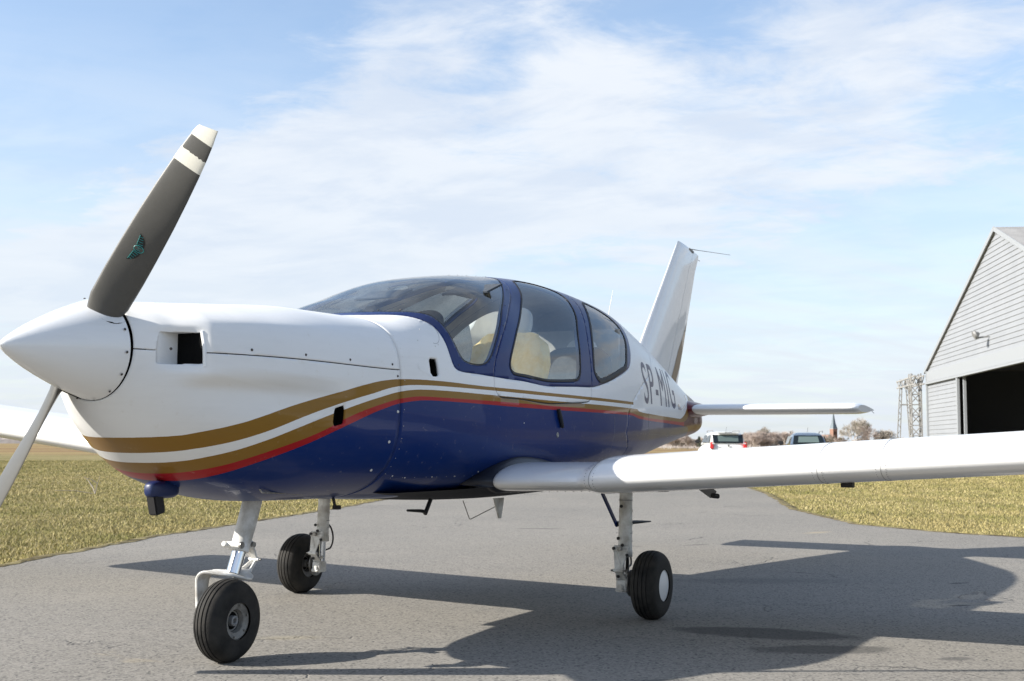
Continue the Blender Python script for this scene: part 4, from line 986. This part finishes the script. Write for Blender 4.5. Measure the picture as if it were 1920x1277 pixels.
MB().tube([(1.455, -.034, .428), (1.455, .034, .428)], .006, 8).tube([(1.36, -.05, .352), (1.36, .04, .352)], .008, 8).tube([(1.30, -.02, .362), (1.30, -.02, .345)], .012, 8).build('link_bolt', M['steel'], ng, smooth=True)
tyre('nose', (1.24, -.03, .18), .182, .128, .080, ng, M['rim'])
MB().tube([(1.24, .12, .18), (1.24, -.06, .18)], .014, 12).build('axle', M['steel'], ng, smooth=True)
MB().box((1.43, 0, .742), (.30, .16, .012)).build('gear_bay', M['void'], plane)
# main gears
def main_gear(s_, x=3.413):
    y0 = s_*1.045; zt_ = wing_low(1.1, x) if s_ < 0 else .78
    g_ = MB().tube([(x+.03, y0, zt_+.06), (x+.02, y0, .62), (x+.005, y0, .36)], [.038, .037, .040], 18).build('main_gear_leg', M['strut'], plane, smooth=True)
    MB().tube([(x+.02, y0, .60), (x+.02, y0, .585)], .040, 18).tube([(x+.018, y0, .52), (x+.018, y0, .512)], .0405, 18).tube([(x+.006, y0, .37), (x+.005, y0, .335)], .043, 18).build('leg_collar', M['strut'], g_, smooth=True)
    MB().tube([(x+.005, y0, .37), (x, y0, .20)], .026, 16).build('oleo_piston', M['chrome'], g_, smooth=True)
    t_ = MB(); link_plate(t_, (x-.055, y0-.0, .372), (x-.095, y0, .268), .042, .020, .014, (1, 0, .3)); t_.tube([(x-.052, y0-.045, .375), (x-.052, y0+.045, .375)], .013, 10).build('torque_link', M['strut'], g_, bevel=.002)
    t_ = MB(); link_plate(t_, (x-.095, y0, .265), (x-.03, y0, .195), .020, .036, .014, (1, 0, -.6)); t_.tube([(x-.096, y0-.03, .266), (x-.096, y0+.03, .266)], .011, 10).build('torque_link', M['strut'], g_, bevel=.002)
    MB().tube([(x-.10, y0-.042, .266), (x-.10, y0+.042, .266)], .006, 8).tube([(x-.07, y0, .385), (x-.085, y0, .385)], .013, 8).build('link_bolt', M['steel'], g_, smooth=True)
    for a, b__, w_ in (((x-.045, y0+.042, .392), (x-.088, y0-.012, .292), .013), ((x-.045, y0-.042, .392), (x-.05, y0+.042, .392), .016), ((x-.06, y0-.03, .33), (x-.06, y0+.03, .33), .010), ((x-.03, y0-.036, .24), (x-.06, y0+.02, .215), .014)):
        MB().tube([a, b__], w_*.62, 8).build('link_arm', M['strut'], g_, smooth=True)
    for q in ((x-.062, y0-.012, .405), (x-.062, y0+.040, .385), (x-.062, y0-.040, .350), (x-.070, y0+.01, .232), (x-.045, y0, .62), (x-.038, y0+.022, .44)):
        MB().lathe([(0, .0095), (-.008, .009), (-.008, 0)], q, (1, 0, 0), 10).build('link_bolt', M['black'], g_)
    for z_q in (.655, .47, .425): MB().tube([(x+.016, y0, z_q), (x+.016, y0, z_q-.004)], .0405, 16).build('leg_band', M['greymetal'], g_)
    MB().box((x-.02, y0, .175), (.075, .060, .065)).tube([(x-.07, y0, .17), (x-.03, y0, .17)], .018, 12).tube([(x-.06, y0-.02, .155), (x-.06, y0+.03, .155)], .012, 8).build('axle_block', M['strut'], g_, bevel=.006)
    MB().tube([(x, y0, .19), (x, s_*1.18, .19)], .018, 12).build('axle', M['steel'], g_, smooth=True)
    MB().lathe([(0, .0), (0, .075), (.008, .075), (.008, 0)], (x, s_*1.082, .19), (0, s_, 0), 30).build('brake_disc', M['steel'], g_, smooth=True)
    hose = catmull([(x+.035, y0, .46), (x+.075, y0-.015*s_, .42), (x+.11, y0-.01*s_, .35), (x+.10, y0, .29), (x+.05, y0+.005*s_, .275), (x+.02, y0, .26)], 5, False)
    MB().tube(hose, .0055, 8).build('brake_hose', M['black'], g_, smooth=True)
    tyre('main', (x, s_*1.207, .188), .190, .150, .086, g_, M['rim'], hubcap=(s_ < 0), out_side=s_)
    # leg door: a blue folding strip beside the leg
    if s_ < 0:
        MB().bar((3.50, -.87, .69), (3.73, -.87, .487), .028, .010, (0, 1, 0)).build('gear_door_arm', M['blue'], plane, bevel=.002)
        MB().tube([(3.72, -.87, .495), (3.76, -.89, .50), (3.9, -.93, .50), (4.06, -.96, .496)], [.018, .012, .011, .004], 8).build('gear_door_rod', M['black'], plane, smooth=True)
main_gear(-1); main_gear(1)

# ------------------------------------------------------------------ background placement
def world_at(lat, dep, z=0):
    h = Vector((math.cos(YAW), math.sin(YAW), 0)); r_ = Vector((math.sin(YAW), -math.cos(YAW), 0)); return Vector((CX, CY, 0))+r_*lat+h*dep+Vector((0, 0, z))
def lat_of(px, dep): return (px-960)/FPX*dep
GZ = -.03
#BG0
def px_ground(px, py):
    d = Fv+R2*((px-960)/FPX)-U2*((py-638.5)/FPX); t_ = (GZ-CZ)/d.z; return Vector((CX, CY, CZ))+d*t_
M['siding'] = mat('pale_metal_siding', rough=.55, fn=speckle((.235, .247, .264), (.258, .270, .287), .8, None, 0, None, 7))
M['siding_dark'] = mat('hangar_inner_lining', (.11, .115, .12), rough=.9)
M['trim'] = mat('pale_metal_trim', (.27, .285, .30), rough=.5)
M['roofing'] = mat('grey_roofing', rough=.8, fn=speckle((.22, .215, .21), (.29, .285, .275), 1.5))
M['lattice'] = mat('weathered_lattice_steel', rough=.7, fn=speckle((.22, .215, .205), (.32, .31, .295), 6))
# hangar: local x runs along the front wall towards the viewer, local y into the building
h1 = (world_at(-2, -16.3)-world_at(0, 0)); h1.z = 0; h1.normalize()
HO = world_at(21.8, 62.7, GZ); HW, HD, HE, HA = 26.9, 30, 5.03, 10.05
rzH = math.atan2(h1.y, h1.x)
hangar = root('hangar', 'pale grey metal clad hangar with a steep gable and dark open doorway', 'hangar', tuple(HO), rzH)
hangar['_local'] = 1
# the interior must lie on the side away from the taxiway
e2 = Matrix.Rotation(rzH, 3, 'Z') @ Vector((0, 1, 0)); lat_dir = Vector((math.sin(YAW), -math.cos(YAW), 0)); SY = 1 if e2.dot(lat_dir) > 0 else -1
def HB(): return MB()
def hbuild(mb, name, mtl, par=None, **k): return mb.build(name, mtl, par or hangar, **k)
OP0, OP1, OH = 6.6, 19.0, 4.38
course = .215; nC = int(HA/course)+1
for k in range(nC):
    z0, z1 = k*course, (k+1)*course
    if z0 > HA-.1: break
    segs = []
    if z1 <= HE: a0, a1 = 0, HW
    else:
        f = min((z0-HE)/(HA-HE), 1) if z0 > HE else 0; a0, a1 = f*HW/2, HW-f*HW/2
    if z1 < OH+.05: segs = [(a0, OP0), (OP1, a1)]
    else: segs = [(a0, a1)]
    for (p, q) in segs:
        if q-p < .1: continue
        c_ = .0
        mb = HB(); o_ = -SY*.035
        # each board is a shallow bevelled course: flat face, lower lip standing proud, undercut below
        prof = [(0, z0), (o_*.7, z0+.014), (o_*.6, z0+.05), (o_*.15, z1-.04), (0, z1)]
        fz = lambda z: 0
        vs = []
        for (yy, zz) in prof:
            t_ = max(0, (zz-HE)/(HA-HE)); l = max(p, t_*HW/2) if zz > HE else p; r_ = min(q, HW-t_*HW/2) if zz > HE else q
            vs += [(l, yy, zz), (r_, yy, zz)]
        mb.add(vs, [(2*i, 2*i+1, 2*i+3, 2*i+2) for i in range(4)])
        hbuild(mb, 'siding_board', M['siding'], fix=False)
inn = HB(); Yb = SY*HD
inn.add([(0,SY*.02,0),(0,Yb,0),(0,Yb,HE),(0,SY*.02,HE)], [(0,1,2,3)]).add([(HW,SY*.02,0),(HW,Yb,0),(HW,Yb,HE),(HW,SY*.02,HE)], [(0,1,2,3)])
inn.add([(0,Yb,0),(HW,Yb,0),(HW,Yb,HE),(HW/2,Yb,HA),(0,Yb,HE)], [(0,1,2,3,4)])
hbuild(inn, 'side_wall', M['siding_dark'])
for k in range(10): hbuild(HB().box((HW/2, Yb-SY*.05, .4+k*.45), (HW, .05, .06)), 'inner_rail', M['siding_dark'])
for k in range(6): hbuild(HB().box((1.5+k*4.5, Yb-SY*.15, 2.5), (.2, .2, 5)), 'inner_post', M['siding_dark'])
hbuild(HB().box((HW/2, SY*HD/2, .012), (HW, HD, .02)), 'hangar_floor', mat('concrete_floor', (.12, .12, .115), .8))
rf = HB()
for s_ in (0, 1):
    x_a, x_b = (0-.35, HW/2) if s_ == 0 else (HW+.35, HW/2); zA = HE-.14
    rf.add([(x_a, -SY*.10, zA), (x_b, -SY*.10, HA+.03), (x_b, Yb, HA+.03), (x_a, Yb, zA), (x_a, -SY*.10, zA+.12), (x_b, -SY*.10, HA+.15), (x_b, Yb, HA+.15), (x_a, Yb, zA+.12)], [(0,1,2,3),(4,5,6,7),(0,1,5,4),(3,2,6,7),(0,3,7,4)])
hbuild(rf, 'roof', M['roofing'])
for s_ in (0, 1):
    x_a = -.38 if s_ == 0 else HW+.38
    hbuild(HB().bar((x_a, -SY*.12, HE-.06), (HW/2, -SY*.12, HA+.09), .03, .20), 'gable_trim', M['trim'])
hbuild(HB().box((HW/2, -SY*.06, HE-.33), (HW+.1, .06, .55)), 'door_header', M['trim'], bevel=.01)
hbuild(HB().box((HW/2, -SY*.10, OH-.02), (HW, .10, .10)), 'door_rail', M['trim'])
hbuild(HB().box((OP0-.10, -SY*.06, OH/2), (.22, .12, OH)), 'door_post', M['trim']); hbuild(HB().box((OP0+.45, -SY*-.12, OH/2), (.12, .12, OH)), 'door_post', M['trim'])
hbuild(HB().box((OP1+.10, -SY*.06, OH/2), (.22, .12, OH)), 'door_post', M['trim'])
hbuild(HB().box((.02, -SY*.05, HE/2), (.16, .12, HE)), 'corner_trim', M['trim'])
# pale slab leaning inside the doorway
hbuild(HB().box((9.2, SY*6, .8), (.1, 1.2, 1.9), Matrix.Rotation(R(-30), 3, 'Y')), 'leaning_panel', mat('leaning_board', (.10, .10, .10), .7))
fl = root('floodlight', 'dark grey floodlight on a short arm on the hangar gable', 'floodlight', tuple(HO+Matrix.Rotation(rzH, 3, 'Z') @ Vector((11.98, -SY*.04, 5.75))), rzH); fl['_local'] = 1
MB().bar((0, 0, 0), (0, -SY*.45, -.05), .07, .07).build('bracket', M['greymetal'], fl)
MB().lathe([(0, .0), (0, .17), (.08, .20), (.18, .12), (.25, .06), (.25, 0)], (0, -SY*.62, .04), (0, SY*.8, .35), 18).build('lamp_head', M['greymetal'], fl, smooth=True)

# lattice supports of the sliding door rail, left of the hangar
def lattice_col(mb, base, top, w, d_, n):
    base, top = Vector(base), Vector(top)
    cs = [Vector((sx*w/2, sy*d_/2, 0)) for sx, sy in ((-1,-1),(1,-1),(1,1),(-1,1))]
    for c in cs: mb.bar(base+c, top+c, .07, .07)
    for i in range(n):
        a, b__ = base+(top-base)*(i/n), base+(top-base)*((i+1)/n)
        for k in range(4):
            p, q = cs[k], cs[(k+1) % 4]; mb.bar(a+(p if i % 2 else q), b__+(q if i % 2 else p), .045, .045); mb.bar(a+p, a+q, .04, .04)
dr = root('door_rail_frame', 'weathered steel lattice frame standing left of the hangar corner', 'lattice frame', tuple(HO), rzH); dr['_local'] = 1
mb = MB(); lattice_col(mb, (-1.15, -SY*.42, 0), (-1.15, -SY*.42, 4.95), .55, .50, 9); mb.build('lattice_column', M['lattice'], dr)
mb = MB()
for s_ in (-1, 1):
    p0_, p1_ = Vector((-4.1, s_*.42-SY*.42, 0)), Vector((-4.1, s_*.14-SY*.42, 4.8))
    for q in (-.09, .09): mb.bar(p0_+Vector((0, q, 0)), p1_+Vector((0, q*.6, 0)), .05, .05)
    for i in range(14):
        a, b__ = p0_+(p1_-p0_)*(i/14), p0_+(p1_-p0_)*((i+1)/14); mb.bar(a+Vector((0, -.09 if i % 2 else .09, 0)), b__+Vector((0, .09 if i % 2 else -.09, 0)), .03, .03)
mb.bar((-4.1, -.35-SY*.42, 1.3), (-4.1, .35-SY*.42, 1.3), .08, .08); mb.bar((-4.1, -.22-SY*.42, 3.4), (-4.1, .22-SY*.42, 3.4), .08, .08)
mb.build('trestle', M['lattice'], dr)
mb = MB()
for y_ in (-.22, .22):
    for z in (4.35, 4.78): mb.bar((-4.9, y_-SY*.42, z-(.08 if z > 4.5 else 0)), (0, y_-SY*.42, z), .07, .07)
    for i in range(8): mb.bar((-4.9+i*.61, y_-SY*.42, 4.35 if i % 2 else 4.75), (-4.9+(i+1)*.61, y_-SY*.42, 4.75 if i % 2 else 4.35), .045, .045)
mb.build('lattice_beam', M['lattice'], dr)

# ---------------- parked cars
def car(name, label, px, dep, yaw_off, paint, suv, loc_z=GZ):
    p = world_at(lat_of(px, dep), dep, loc_z); hd = YAW+yaw_off
    c = root(name, label, 'car', tuple(p), hd, 'cars parked on the far taxiway'); c['_local'] = 1
    L, Wd = 4.22, (1.79 if suv else 1.82); H = 1.72 if suv else 1.67; hw = Wd/2
    # local x forward, rear at x = 0
    def loft(name_, secs, mtl, bev=.0, n=24, e=.22):
        vs = []
        for (x, w, z0, z1, wt) in secs:
            for k in range(n):
                a = 2*PI*k/n; cy_ = math.copysign(abs(math.cos(a))**(2*e), math.cos(a)); cz_ = math.copysign(abs(math.sin(a))**(2*e), math.sin(a)); f = (cz_+1)/2
                vs.append((x, cy_*(w*(1-f)+wt*f), z0+(z1-z0)*f))
        N = len(secs); return MB().add(vs, [(i*n+k, i*n+(k+1) % n, (i+1)*n+(k+1) % n, (i+1)*n+k) for i in range(N-1) for k in range(n)]+[tuple(range(n)), tuple((N-1)*n+k for k in range(n))]).build(name_, mtl, c, smooth=True)
    zb = 1.17 if suv else 1.11
    body = loft('body', [(.0, hw*.86, .36, zb-.22, hw*.82), (.05, hw*.95, .30, zb-.10, hw*.88), (.18, hw, .26, zb, hw*.90), (1.2, hw, .22, zb+.0, hw*.93), (2.8, hw, .22, zb-.02, hw*.92), (3.7, hw*.97, .24, zb-.15, hw*.86), (4.1, hw*.90, .30, zb-.28, hw*.78), (L, hw*.75, .40, zb-.40, hw*.66)], paint)
    if suv: gh = [(.10, hw*.92, zb-.10, zb+.05, hw*.90), (.22, hw*.92, zb-.1, H-.12, hw*.77), (.34, hw*.92, zb-.1, H-.03, hw*.74), (1.2, hw*.93, zb-.1, H, hw*.76), (2.2, hw*.93, zb-.1, H-.05, hw*.74), (3.0, hw*.90, zb-.1, zb+.06, hw*.80)]
    else: gh = [(.12, hw*.90, zb-.10, zb+.04, hw*.86), (.42, hw*.90, zb-.1, H-.16, hw*.72), (.62, hw*.91, zb-.1, H-.06, hw*.68), (1.4, hw*.92, zb-.1, H, hw*.70), (2.2, hw*.92, zb-.1, H-.06, hw*.68), (3.05, hw*.90, zb-.1, zb+.03, hw*.80)]
    top = loft('roof', gh, paint)
    # rear glass, set proud of the tailgate
    def rearq(x_, z, y): return (x_, y, z)
    if suv: q = [(.075, -.70*hw*1.12, zb+.0), (.075, .70*hw*1.12, zb+.0), (.235, hw*.80, H-.15), (.235, -hw*.80, H-.15)]
    else: q = [(.10, -.74*hw, zb+.03), (.10, .74*hw, zb+.03), (.44, hw*.66, H-.15), (.44, -hw*.66, H-.15)]
    q2 = [(x_-.03, y, z) for x_, y, z in q]; fr_ = MB().add(q2+[(x_+.10, y, z) for x_, y, z in q2], [(0,1,2,3),(0,1,5,4),(1,2,6,5),(2,3,7,6),(3,0,4,7)]).build('rear_window', M['carglass2'], top, bevel=.02)
    ce = Vector((0, 0, 0))
    for v in q2: ce += Vector(v)/4
    lt = [tuple(ce+(Vector(v)-ce)*.68+Vector((-.012, 0, .01))) for v in q2]
    MB().add(lt, [(0,1,2,3)]).build('pane', M['carpane'], fr_, fix=False)  # opaque lighter patch, painted for daylight showing through the rear glass
    for s_ in (-1, 1):
        for a, b__ in ((.55, 1.35), (1.42, 2.35)):
            zz = H-.17; w0, w1 = hw*.935, hw*.80
            MB().add([(a-.05, s_*w0, zb+.03), (b__+.05, s_*w0, zb+.03), (b__-.10, s_*w1, zz), (a+.05, s_*w1, zz)], [(0,1,2,3)]).build('side_window', M['carglass2'], top, fix=False)
        if suv:
            tl_ = MB().box((.03, s_*hw*.88, zb-.12), (.20, .18, .32), taper=.75).build('tail_light', M['tail'], c, bevel=.03)
            MB().box((-.075, s_*hw*.82, zb-.02), (.01, .12, .05)).build('reversing_lamp', M['hub'], tl_)
        else: MB().box((.03, s_*hw*.80, zb-.20), (.12, .30, .16)).build('tail_light', M['tail'], c, bevel=.03)
        mr = MB().box((2.55, s_*(hw+.13), zb+.08), (.12, .24, .17)).build('door_mirror', M['carblack'], c, bevel=.04)
        MB().tube([(.55, s_*hw*.70, H-.02), (.65, s_*hw*.71, H+.045), (2.0, s_*hw*.70, H+.045), (2.15, s_*hw*.69, H-.03)], .02, 6).build('roof_rail', M['greymetal'], c, smooth=True)
        for x_ in (.78, 3.38):
            w_ = MB().lathe([(-.1, .18), (-.1, .30), (-.07, .325), (.07, .325), (.1, .30), (.1, .18)], (x_, s_*(hw-.10), .325), (0, 1, 0), 24).build('wheel', M['tyre'], c, smooth=True)
            MB().lathe([(s_*.09, .19), (s_*.05, .16), (s_*.07, .03), (s_*.07, 0)], (x_, s_*(hw-.10), .325), (0, 1, 0), 16).build('rim', M['hub'], w_, smooth=True)
    MB().box((.02, 0, .42), (.12, Wd*.92, .20)).build('bumper', M['carblack'], c, bevel=.04)
    MB().box((-.025, 0, zb-.36), (.02, .52, .11)).build('number_plate', M['hub'], c)
    MB().lathe([(0, .001), (0, .05), (.02, .045), (.02, .0)], (-.02 if suv else .0, 0, zb-.12), (1, 0, 0), 14).build('badge', M['greymetal'], c)
    if suv:
        MB().box((.15, 0, H-.05), (.22, hw*1.2, .035)).build('roof_spoiler', paint, c, bevel=.01); MB().box((.03, 0, H-.055), (.02, .34, .03)).build('brake_light', M['carblack'], c)
    MB().tube([(.7, 0, H-.02), (.45, 0, H+.20)], .006, 5).build('aerial', M['carblack'], c)
    return c
M['tail'] = mat('red_lamp_plastic', (.62, .02, .015), rough=.2, coat=.6); M['carblack'] = mat('black_trim_plastic', (.015, .016, .017), rough=.5)
M['carglass2'] = mat('dark_car_glass', (.008, .012, .013), rough=.06, spec=.6); M['carpane'] = mat('painted_daylight', (.10, .135, .13), rough=.1)
car('parked_car', 'white compact car with red tail lights parked beyond the wing, rear end facing', 1366, 56.5, 0.02, mat('white_car_paint', (.72, .72, .70), .3, coat=.6), True)
car('parked_car', 'dark blue grey car with rounded roof parked beyond the wing near the church', 1516, 52.5, -.16, mat('slate_car_paint', (.075, .105, .15), .25, coat=.8), False)

# ---------------- church, trees and woodland along the horizon
ch_p = world_at(lat_of(1562.5, 1200), 1200, GZ)
church = root('church', 'distant brick church tower with a slender grey spire', 'church', tuple(ch_p), YAW+R(24)); church['_local'] = 1
M['brick'] = mat('orange_brick', rough=.9, fn=speckle((.20, .115, .085), (.28, .16, .115), .8)); M['slate'] = mat('slate_spire', (.13, .16, .18), .6)
MB().box((0, 0, 10), (5.2, 5.2, 20)).build('tower', M['brick'], church); MB().box((0, 0, 19.9), (5.6, 5.6, .6)).build('cornice', M['trim'], church)
MB().add([(-2.7,-2.7,20.2),(2.7,-2.7,20.2),(2.7,2.7,20.2),(-2.7,2.7,20.2),(-1.5,-1.5,25),(1.5,-1.5,25),(1.5,1.5,25),(-1.5,1.5,25),(0,0,38)], [(0,1,5,4),(1,2,6,5),(2,3,7,6),(3,0,4,7),(4,5,8),(5,6,8),(6,7,8),(7,4,8)]).build('spire', M['slate'], church)
for s_ in (-1, 1): MB().box((-2.65, s_*.9, 15.5), (.1, .9, 3)).build('belfry_opening', M['void'], church)
MB().box((12, 0, 4), (20, 9, 8)).prism([(-5, 8), (5, 8), (0, 14)], 2, 22, lambda p, t: (t, p[0], p[1])).build('nave', M['brick'], church)

M['bark'] = mat('bare_bark', rough=.95, fn=speckle((.22, .19, .155), (.34, .29, .25), .7)); M['bark_pale'] = mat('pale_birch_bark', rough=.9, fn=speckle((.30, .27, .24), (.50, .46, .42), 1.2))
M['twig'] = mat('hazed_brown_twigs', rough=.95, fn=speckle((.30, .245, .215), (.42, .355, .315), .5)); M['twig_grey'] = mat('hazed_grey_twigs', rough=.95, fn=speckle((.30, .275, .24), (.44, .40, .35), .5))  # far twig tones lightened in the colour to suggest distance haze
M['mistletoe'] = mat('mistletoe_leaves', rough=.8, fn=speckle((.06, .065, .02), (.14, .14, .05), 2)); M['pine'] = mat('pine_needles', rough=.9, fn=speckle((.022, .040, .020), (.05, .07, .035), 1))
def bare_tree(name, H, spread, seed, twig, bark, loc, label, trunk_r=.25, levels=5, mist=0, cat='tree', group=None, tw=.032):
    rng = random.Random(seed); tr = MB(); cr = MB(); tips = []
    def stick(mb, a, b_, r0, r1, n=3):
        d = (b_-a); L = d.length
        if L < 1e-4: return
        d.normalize(); u = d.orthogonal().normalized(); v = d.cross(u)
        vs = [a+(u*math.cos(2*PI*k/n)+v*math.sin(2*PI*k/n))*r0 for k in range(n)]+[b_+(u*math.cos(2*PI*k/n)+v*math.sin(2*PI*k/n))*r1 for k in range(n)]
        mb.add(vs, [(k, (k+1) % n, (k+1) % n+n, k+n) for k in range(n)])
    def grow(p, d, L, r, lev):
        nseg = 3 if lev < 2 else 2; q = p
        for i in range(nseg):
            d2 = (d+Vector((rng.gauss(0, .16), rng.gauss(0, .16), rng.gauss(.03, .10)))).normalized(); e = q+d2*L/nseg
            stick(tr if lev < 2 else cr, q, e, max(r*(1-.35*i/nseg), tw*.5), max(r*(1-.35*(i+1)/nseg), tw*.5), 6 if lev == 0 else 3)
            if lev < levels and (i > 0 or lev > 1 or lev == 0 and i > 0):
                for k in range(rng.choice((1, 2, 2)) if lev else 3):
                    an = rng.random()*2*PI; o_ = d2.orthogonal().normalized(); o_ = (Matrix.Rotation(an, 3, d2) @ o_)
                    nd = (d2*(1.0 if lev else .75)+o_*spread*rng.uniform(.6, 1.2)).normalized(); grow(e, nd, L*rng.uniform(.60, .80), r*.55, lev+1)
            q = e; d = d2
        if lev < levels:
            for k in range(2):
                an = rng.random()*2*PI; o_ = Matrix.Rotation(an, 3, d) @ d.orthogonal().normalized(); grow(q, (d+o_*spread*.7).normalized(), L*.66, r*.5, lev+1)
        else: tips.append(q)
    grow(Vector((0, 0, 0)), Vector((0, 0, 1)), H*.34, trunk_r, 0)
    top = max(v[2] for v in cr.v); k = H/top
    T = root(name, label, cat, tuple(loc), rng.random()*6, group); T['_local'] = 1
    for mb in (tr, cr): mb.v = [(x*k, y*k, z*k) for x, y, z in mb.v]
    tr.build('trunk', bark, T, fix=False); cr.build('crown', twig, T, fix=False)
    for i in range(mist):
        c = rng.choice(tips)*k*rng.uniform(.8, .97); b = MB(); r_ = rng.uniform(.35, .75)
        for j in range(170):
            d = Vector((rng.gauss(0, 1), rng.gauss(0, 1), rng.gauss(0, 1))).normalized()*r_*rng.uniform(.4, 1); e = Vector((rng.gauss(0, .09), rng.gauss(0, .09), rng.gauss(0, .09))); f = d.cross(e).normalized()*.07
            b.add([c+d, c+d+e, c+d+f], [(0, 1, 2)])
        b.build('mistletoe', M['mistletoe'], T, fix=False)
    return T
def at_px(px, dep): return world_at(lat_of(px, dep), dep, GZ)
bare_tree('bare_tree', 12.4, .72, 11, M['twig_grey'], M['bark_pale'], at_px(1603, 430), 'tall pale bare tree dotted with mistletoe clumps right of the church tower', .30, 5, 11, tw=.045)
bare_tree('bare_tree', 9.5, .7, 5, M['twig'], M['bark'], at_px(1626, 425), 'lower russet bare tree leaning against the mistletoe tree', .2, 4, 0, tw=.04)
bare_tree('bare_tree', 8.0, .85, 8, M['twig_grey'], M['bark'], at_px(1657, 430), 'round crowned bare grey tree standing alone right of the mistletoe tree', .24, 5, 0, tw=.04)
bare_tree('bare_tree', 5.0, .85, 9, M['twig'], M['bark'], at_px(1684, 440), 'smallest bare bush nearest to the lattice frame', .14, 4, 0, tw=.04)
bare_tree('bare_tree', 9.3, .6, 14, M['twig_grey'], M['bark_pale'], at_px(1431, 470), 'tallest pale bare tree above the brown thicket between the two cars', .22, 5, 0, tw=.045)
bare_tree('bare_tree', 6.5, .7, 24, M['twig_grey'], M['bark'], at_px(1549, 450), 'small greenish bare tree left of the church tower', .18, 4, 0, tw=.045)
GRP = 'bare trees of the thicket along the far field'
protos = [bare_tree('thicket_tree', h, s_, 30+i, M['twig'] if i != 1 else M['twig_grey'], M['bark_pale'] if i % 2 else M['bark'], at_px(1400+i*14, 450), ['pale trunked', 'greyer', 'tallest brown', 'lowest brown'][i]+' leafless tree in the thicket between the white and dark cars', .12, 4, 0, 'tree', GRP, tw=.036) for i, (h, s_) in enumerate(((6.8, .6), (6.0, .5), (7.4, .55), (5.2, .7)))]
rg = random.Random(5); spots = []
for i in range(40): spots.append((1240+i*2.35+rg.uniform(-1, 1), 480+rg.uniform(-25, 25), .72))
for i in range(46): spots.append((1392+i*2.1+rg.uniform(-1, 1), 460+rg.uniform(-20, 20), .92 if i < 42 else .7))
for i in range(30): spots.append((1500+i*6.5+rg.uniform(-2, 2), 480+rg.uniform(-20, 20), .66))
for (px, dp, sc) in spots:
    o = copy_tree(rg.choice(protos)); o.location = at_px(px, dp); o.rotation_euler.z = rg.random()*6; k_ = sc*rg.uniform(.85, 1.15); o.scale = (k_*1.1, k_*1.1, k_)
    o['label'] = 'brown leafless tree in the far thicket '+('between the aeroplane tail and the white car' if px < 1345 else 'between the white car and the dark car' if px < 1495 else 'behind the dark car and the church')
pn = root('pine_tree', 'dark green pine standing left of the white car', 'tree', tuple(at_px(1311, 440)), 0); pn['_local'] = 1
MB().tube([(0, 0, 0), (0, 0, 4.2)], [.16, .05], 8).build('trunk', M['bark'], pn)
b = MB(); rr_ = random.Random(2)
for i in range(1500):
    z = 1.2+3.6*rr_.random(); w_ = (4.9-z)*.45*(.5+.5*math.sin(z*5+1)**2)+.2; a = rr_.random()*2*PI; q = rr_.random()**.5*w_; c = Vector((q*math.cos(a), q*math.sin(a), z-q*.2)); e = Vector((math.cos(a), math.sin(a), -.3))*.28; f = Vector((-math.sin(a), math.cos(a), .1))*.11
    b.add([c-f, c+f, c+e], [(0, 1, 2)])
b.build('crown', M['pine'], pn, fix=False)
wd = MB(); N = 720; rng = random.Random(9)
for ring_, (rad, hh) in enumerate(((900, 6.5), (960, 8.0))):
    vs = []
    for i in range(N):
        a = 2*PI*i/N; h_ = hh*(.55+.9*max(0, noise.noise(Vector((math.cos(a)*14, math.sin(a)*14, ring_)))+.25))*rng.uniform(.8, 1.15)
        for rr2, zz in ((rad, GZ), (rad+3, h_*.7), (rad+8, h_), (rad+25, h_*.8), (rad+30, GZ)): vs.append((rr2*math.cos(a), rr2*math.sin(a), zz))
    wd.add(vs, [(i*5+k, ((i+1) % N)*5+k, ((i+1) % N)*5+k+1, i*5+k+1) for i in range(N) for k in range(4)])
tag(wd.build('distant_woodland', mat('leafless_woodland', rough=1, spec=.1, fn=speckle((.27, .235, .21), (.36, .32, .29), .15, None, 0, None, 8)), fix=False), 'low brown leafless woodland along the horizon', 'woodland', kind='stuff')
# dead twig lying on the turf
tp_ = px_ground(178, 926); rt = MB()
for a, b__ in (((0, 0, .0), (.35, .45, .14)), ((0, 0, 0), (.05, -.02, .26)), ((.2, .26, .09), (.22, .42, .24)), ((0, 0, 0), (-.3, .35, .05)), ((.03, -.01, .15), (-.08, .1, .24))): rt.tube([a, [(x+y)/2+.02 for x, y in zip(a, b__)], b__], [.006, .005, .003], 5)
tw_ = rt.build('fallen_twig', M['bark'], None); tw_.location = tp_; tw_.scale = (1.6, 1.6, 1.3); tag(tw_, 'dark bare twig lying on the grass left of the nose wheel', 'twig')
#BG1
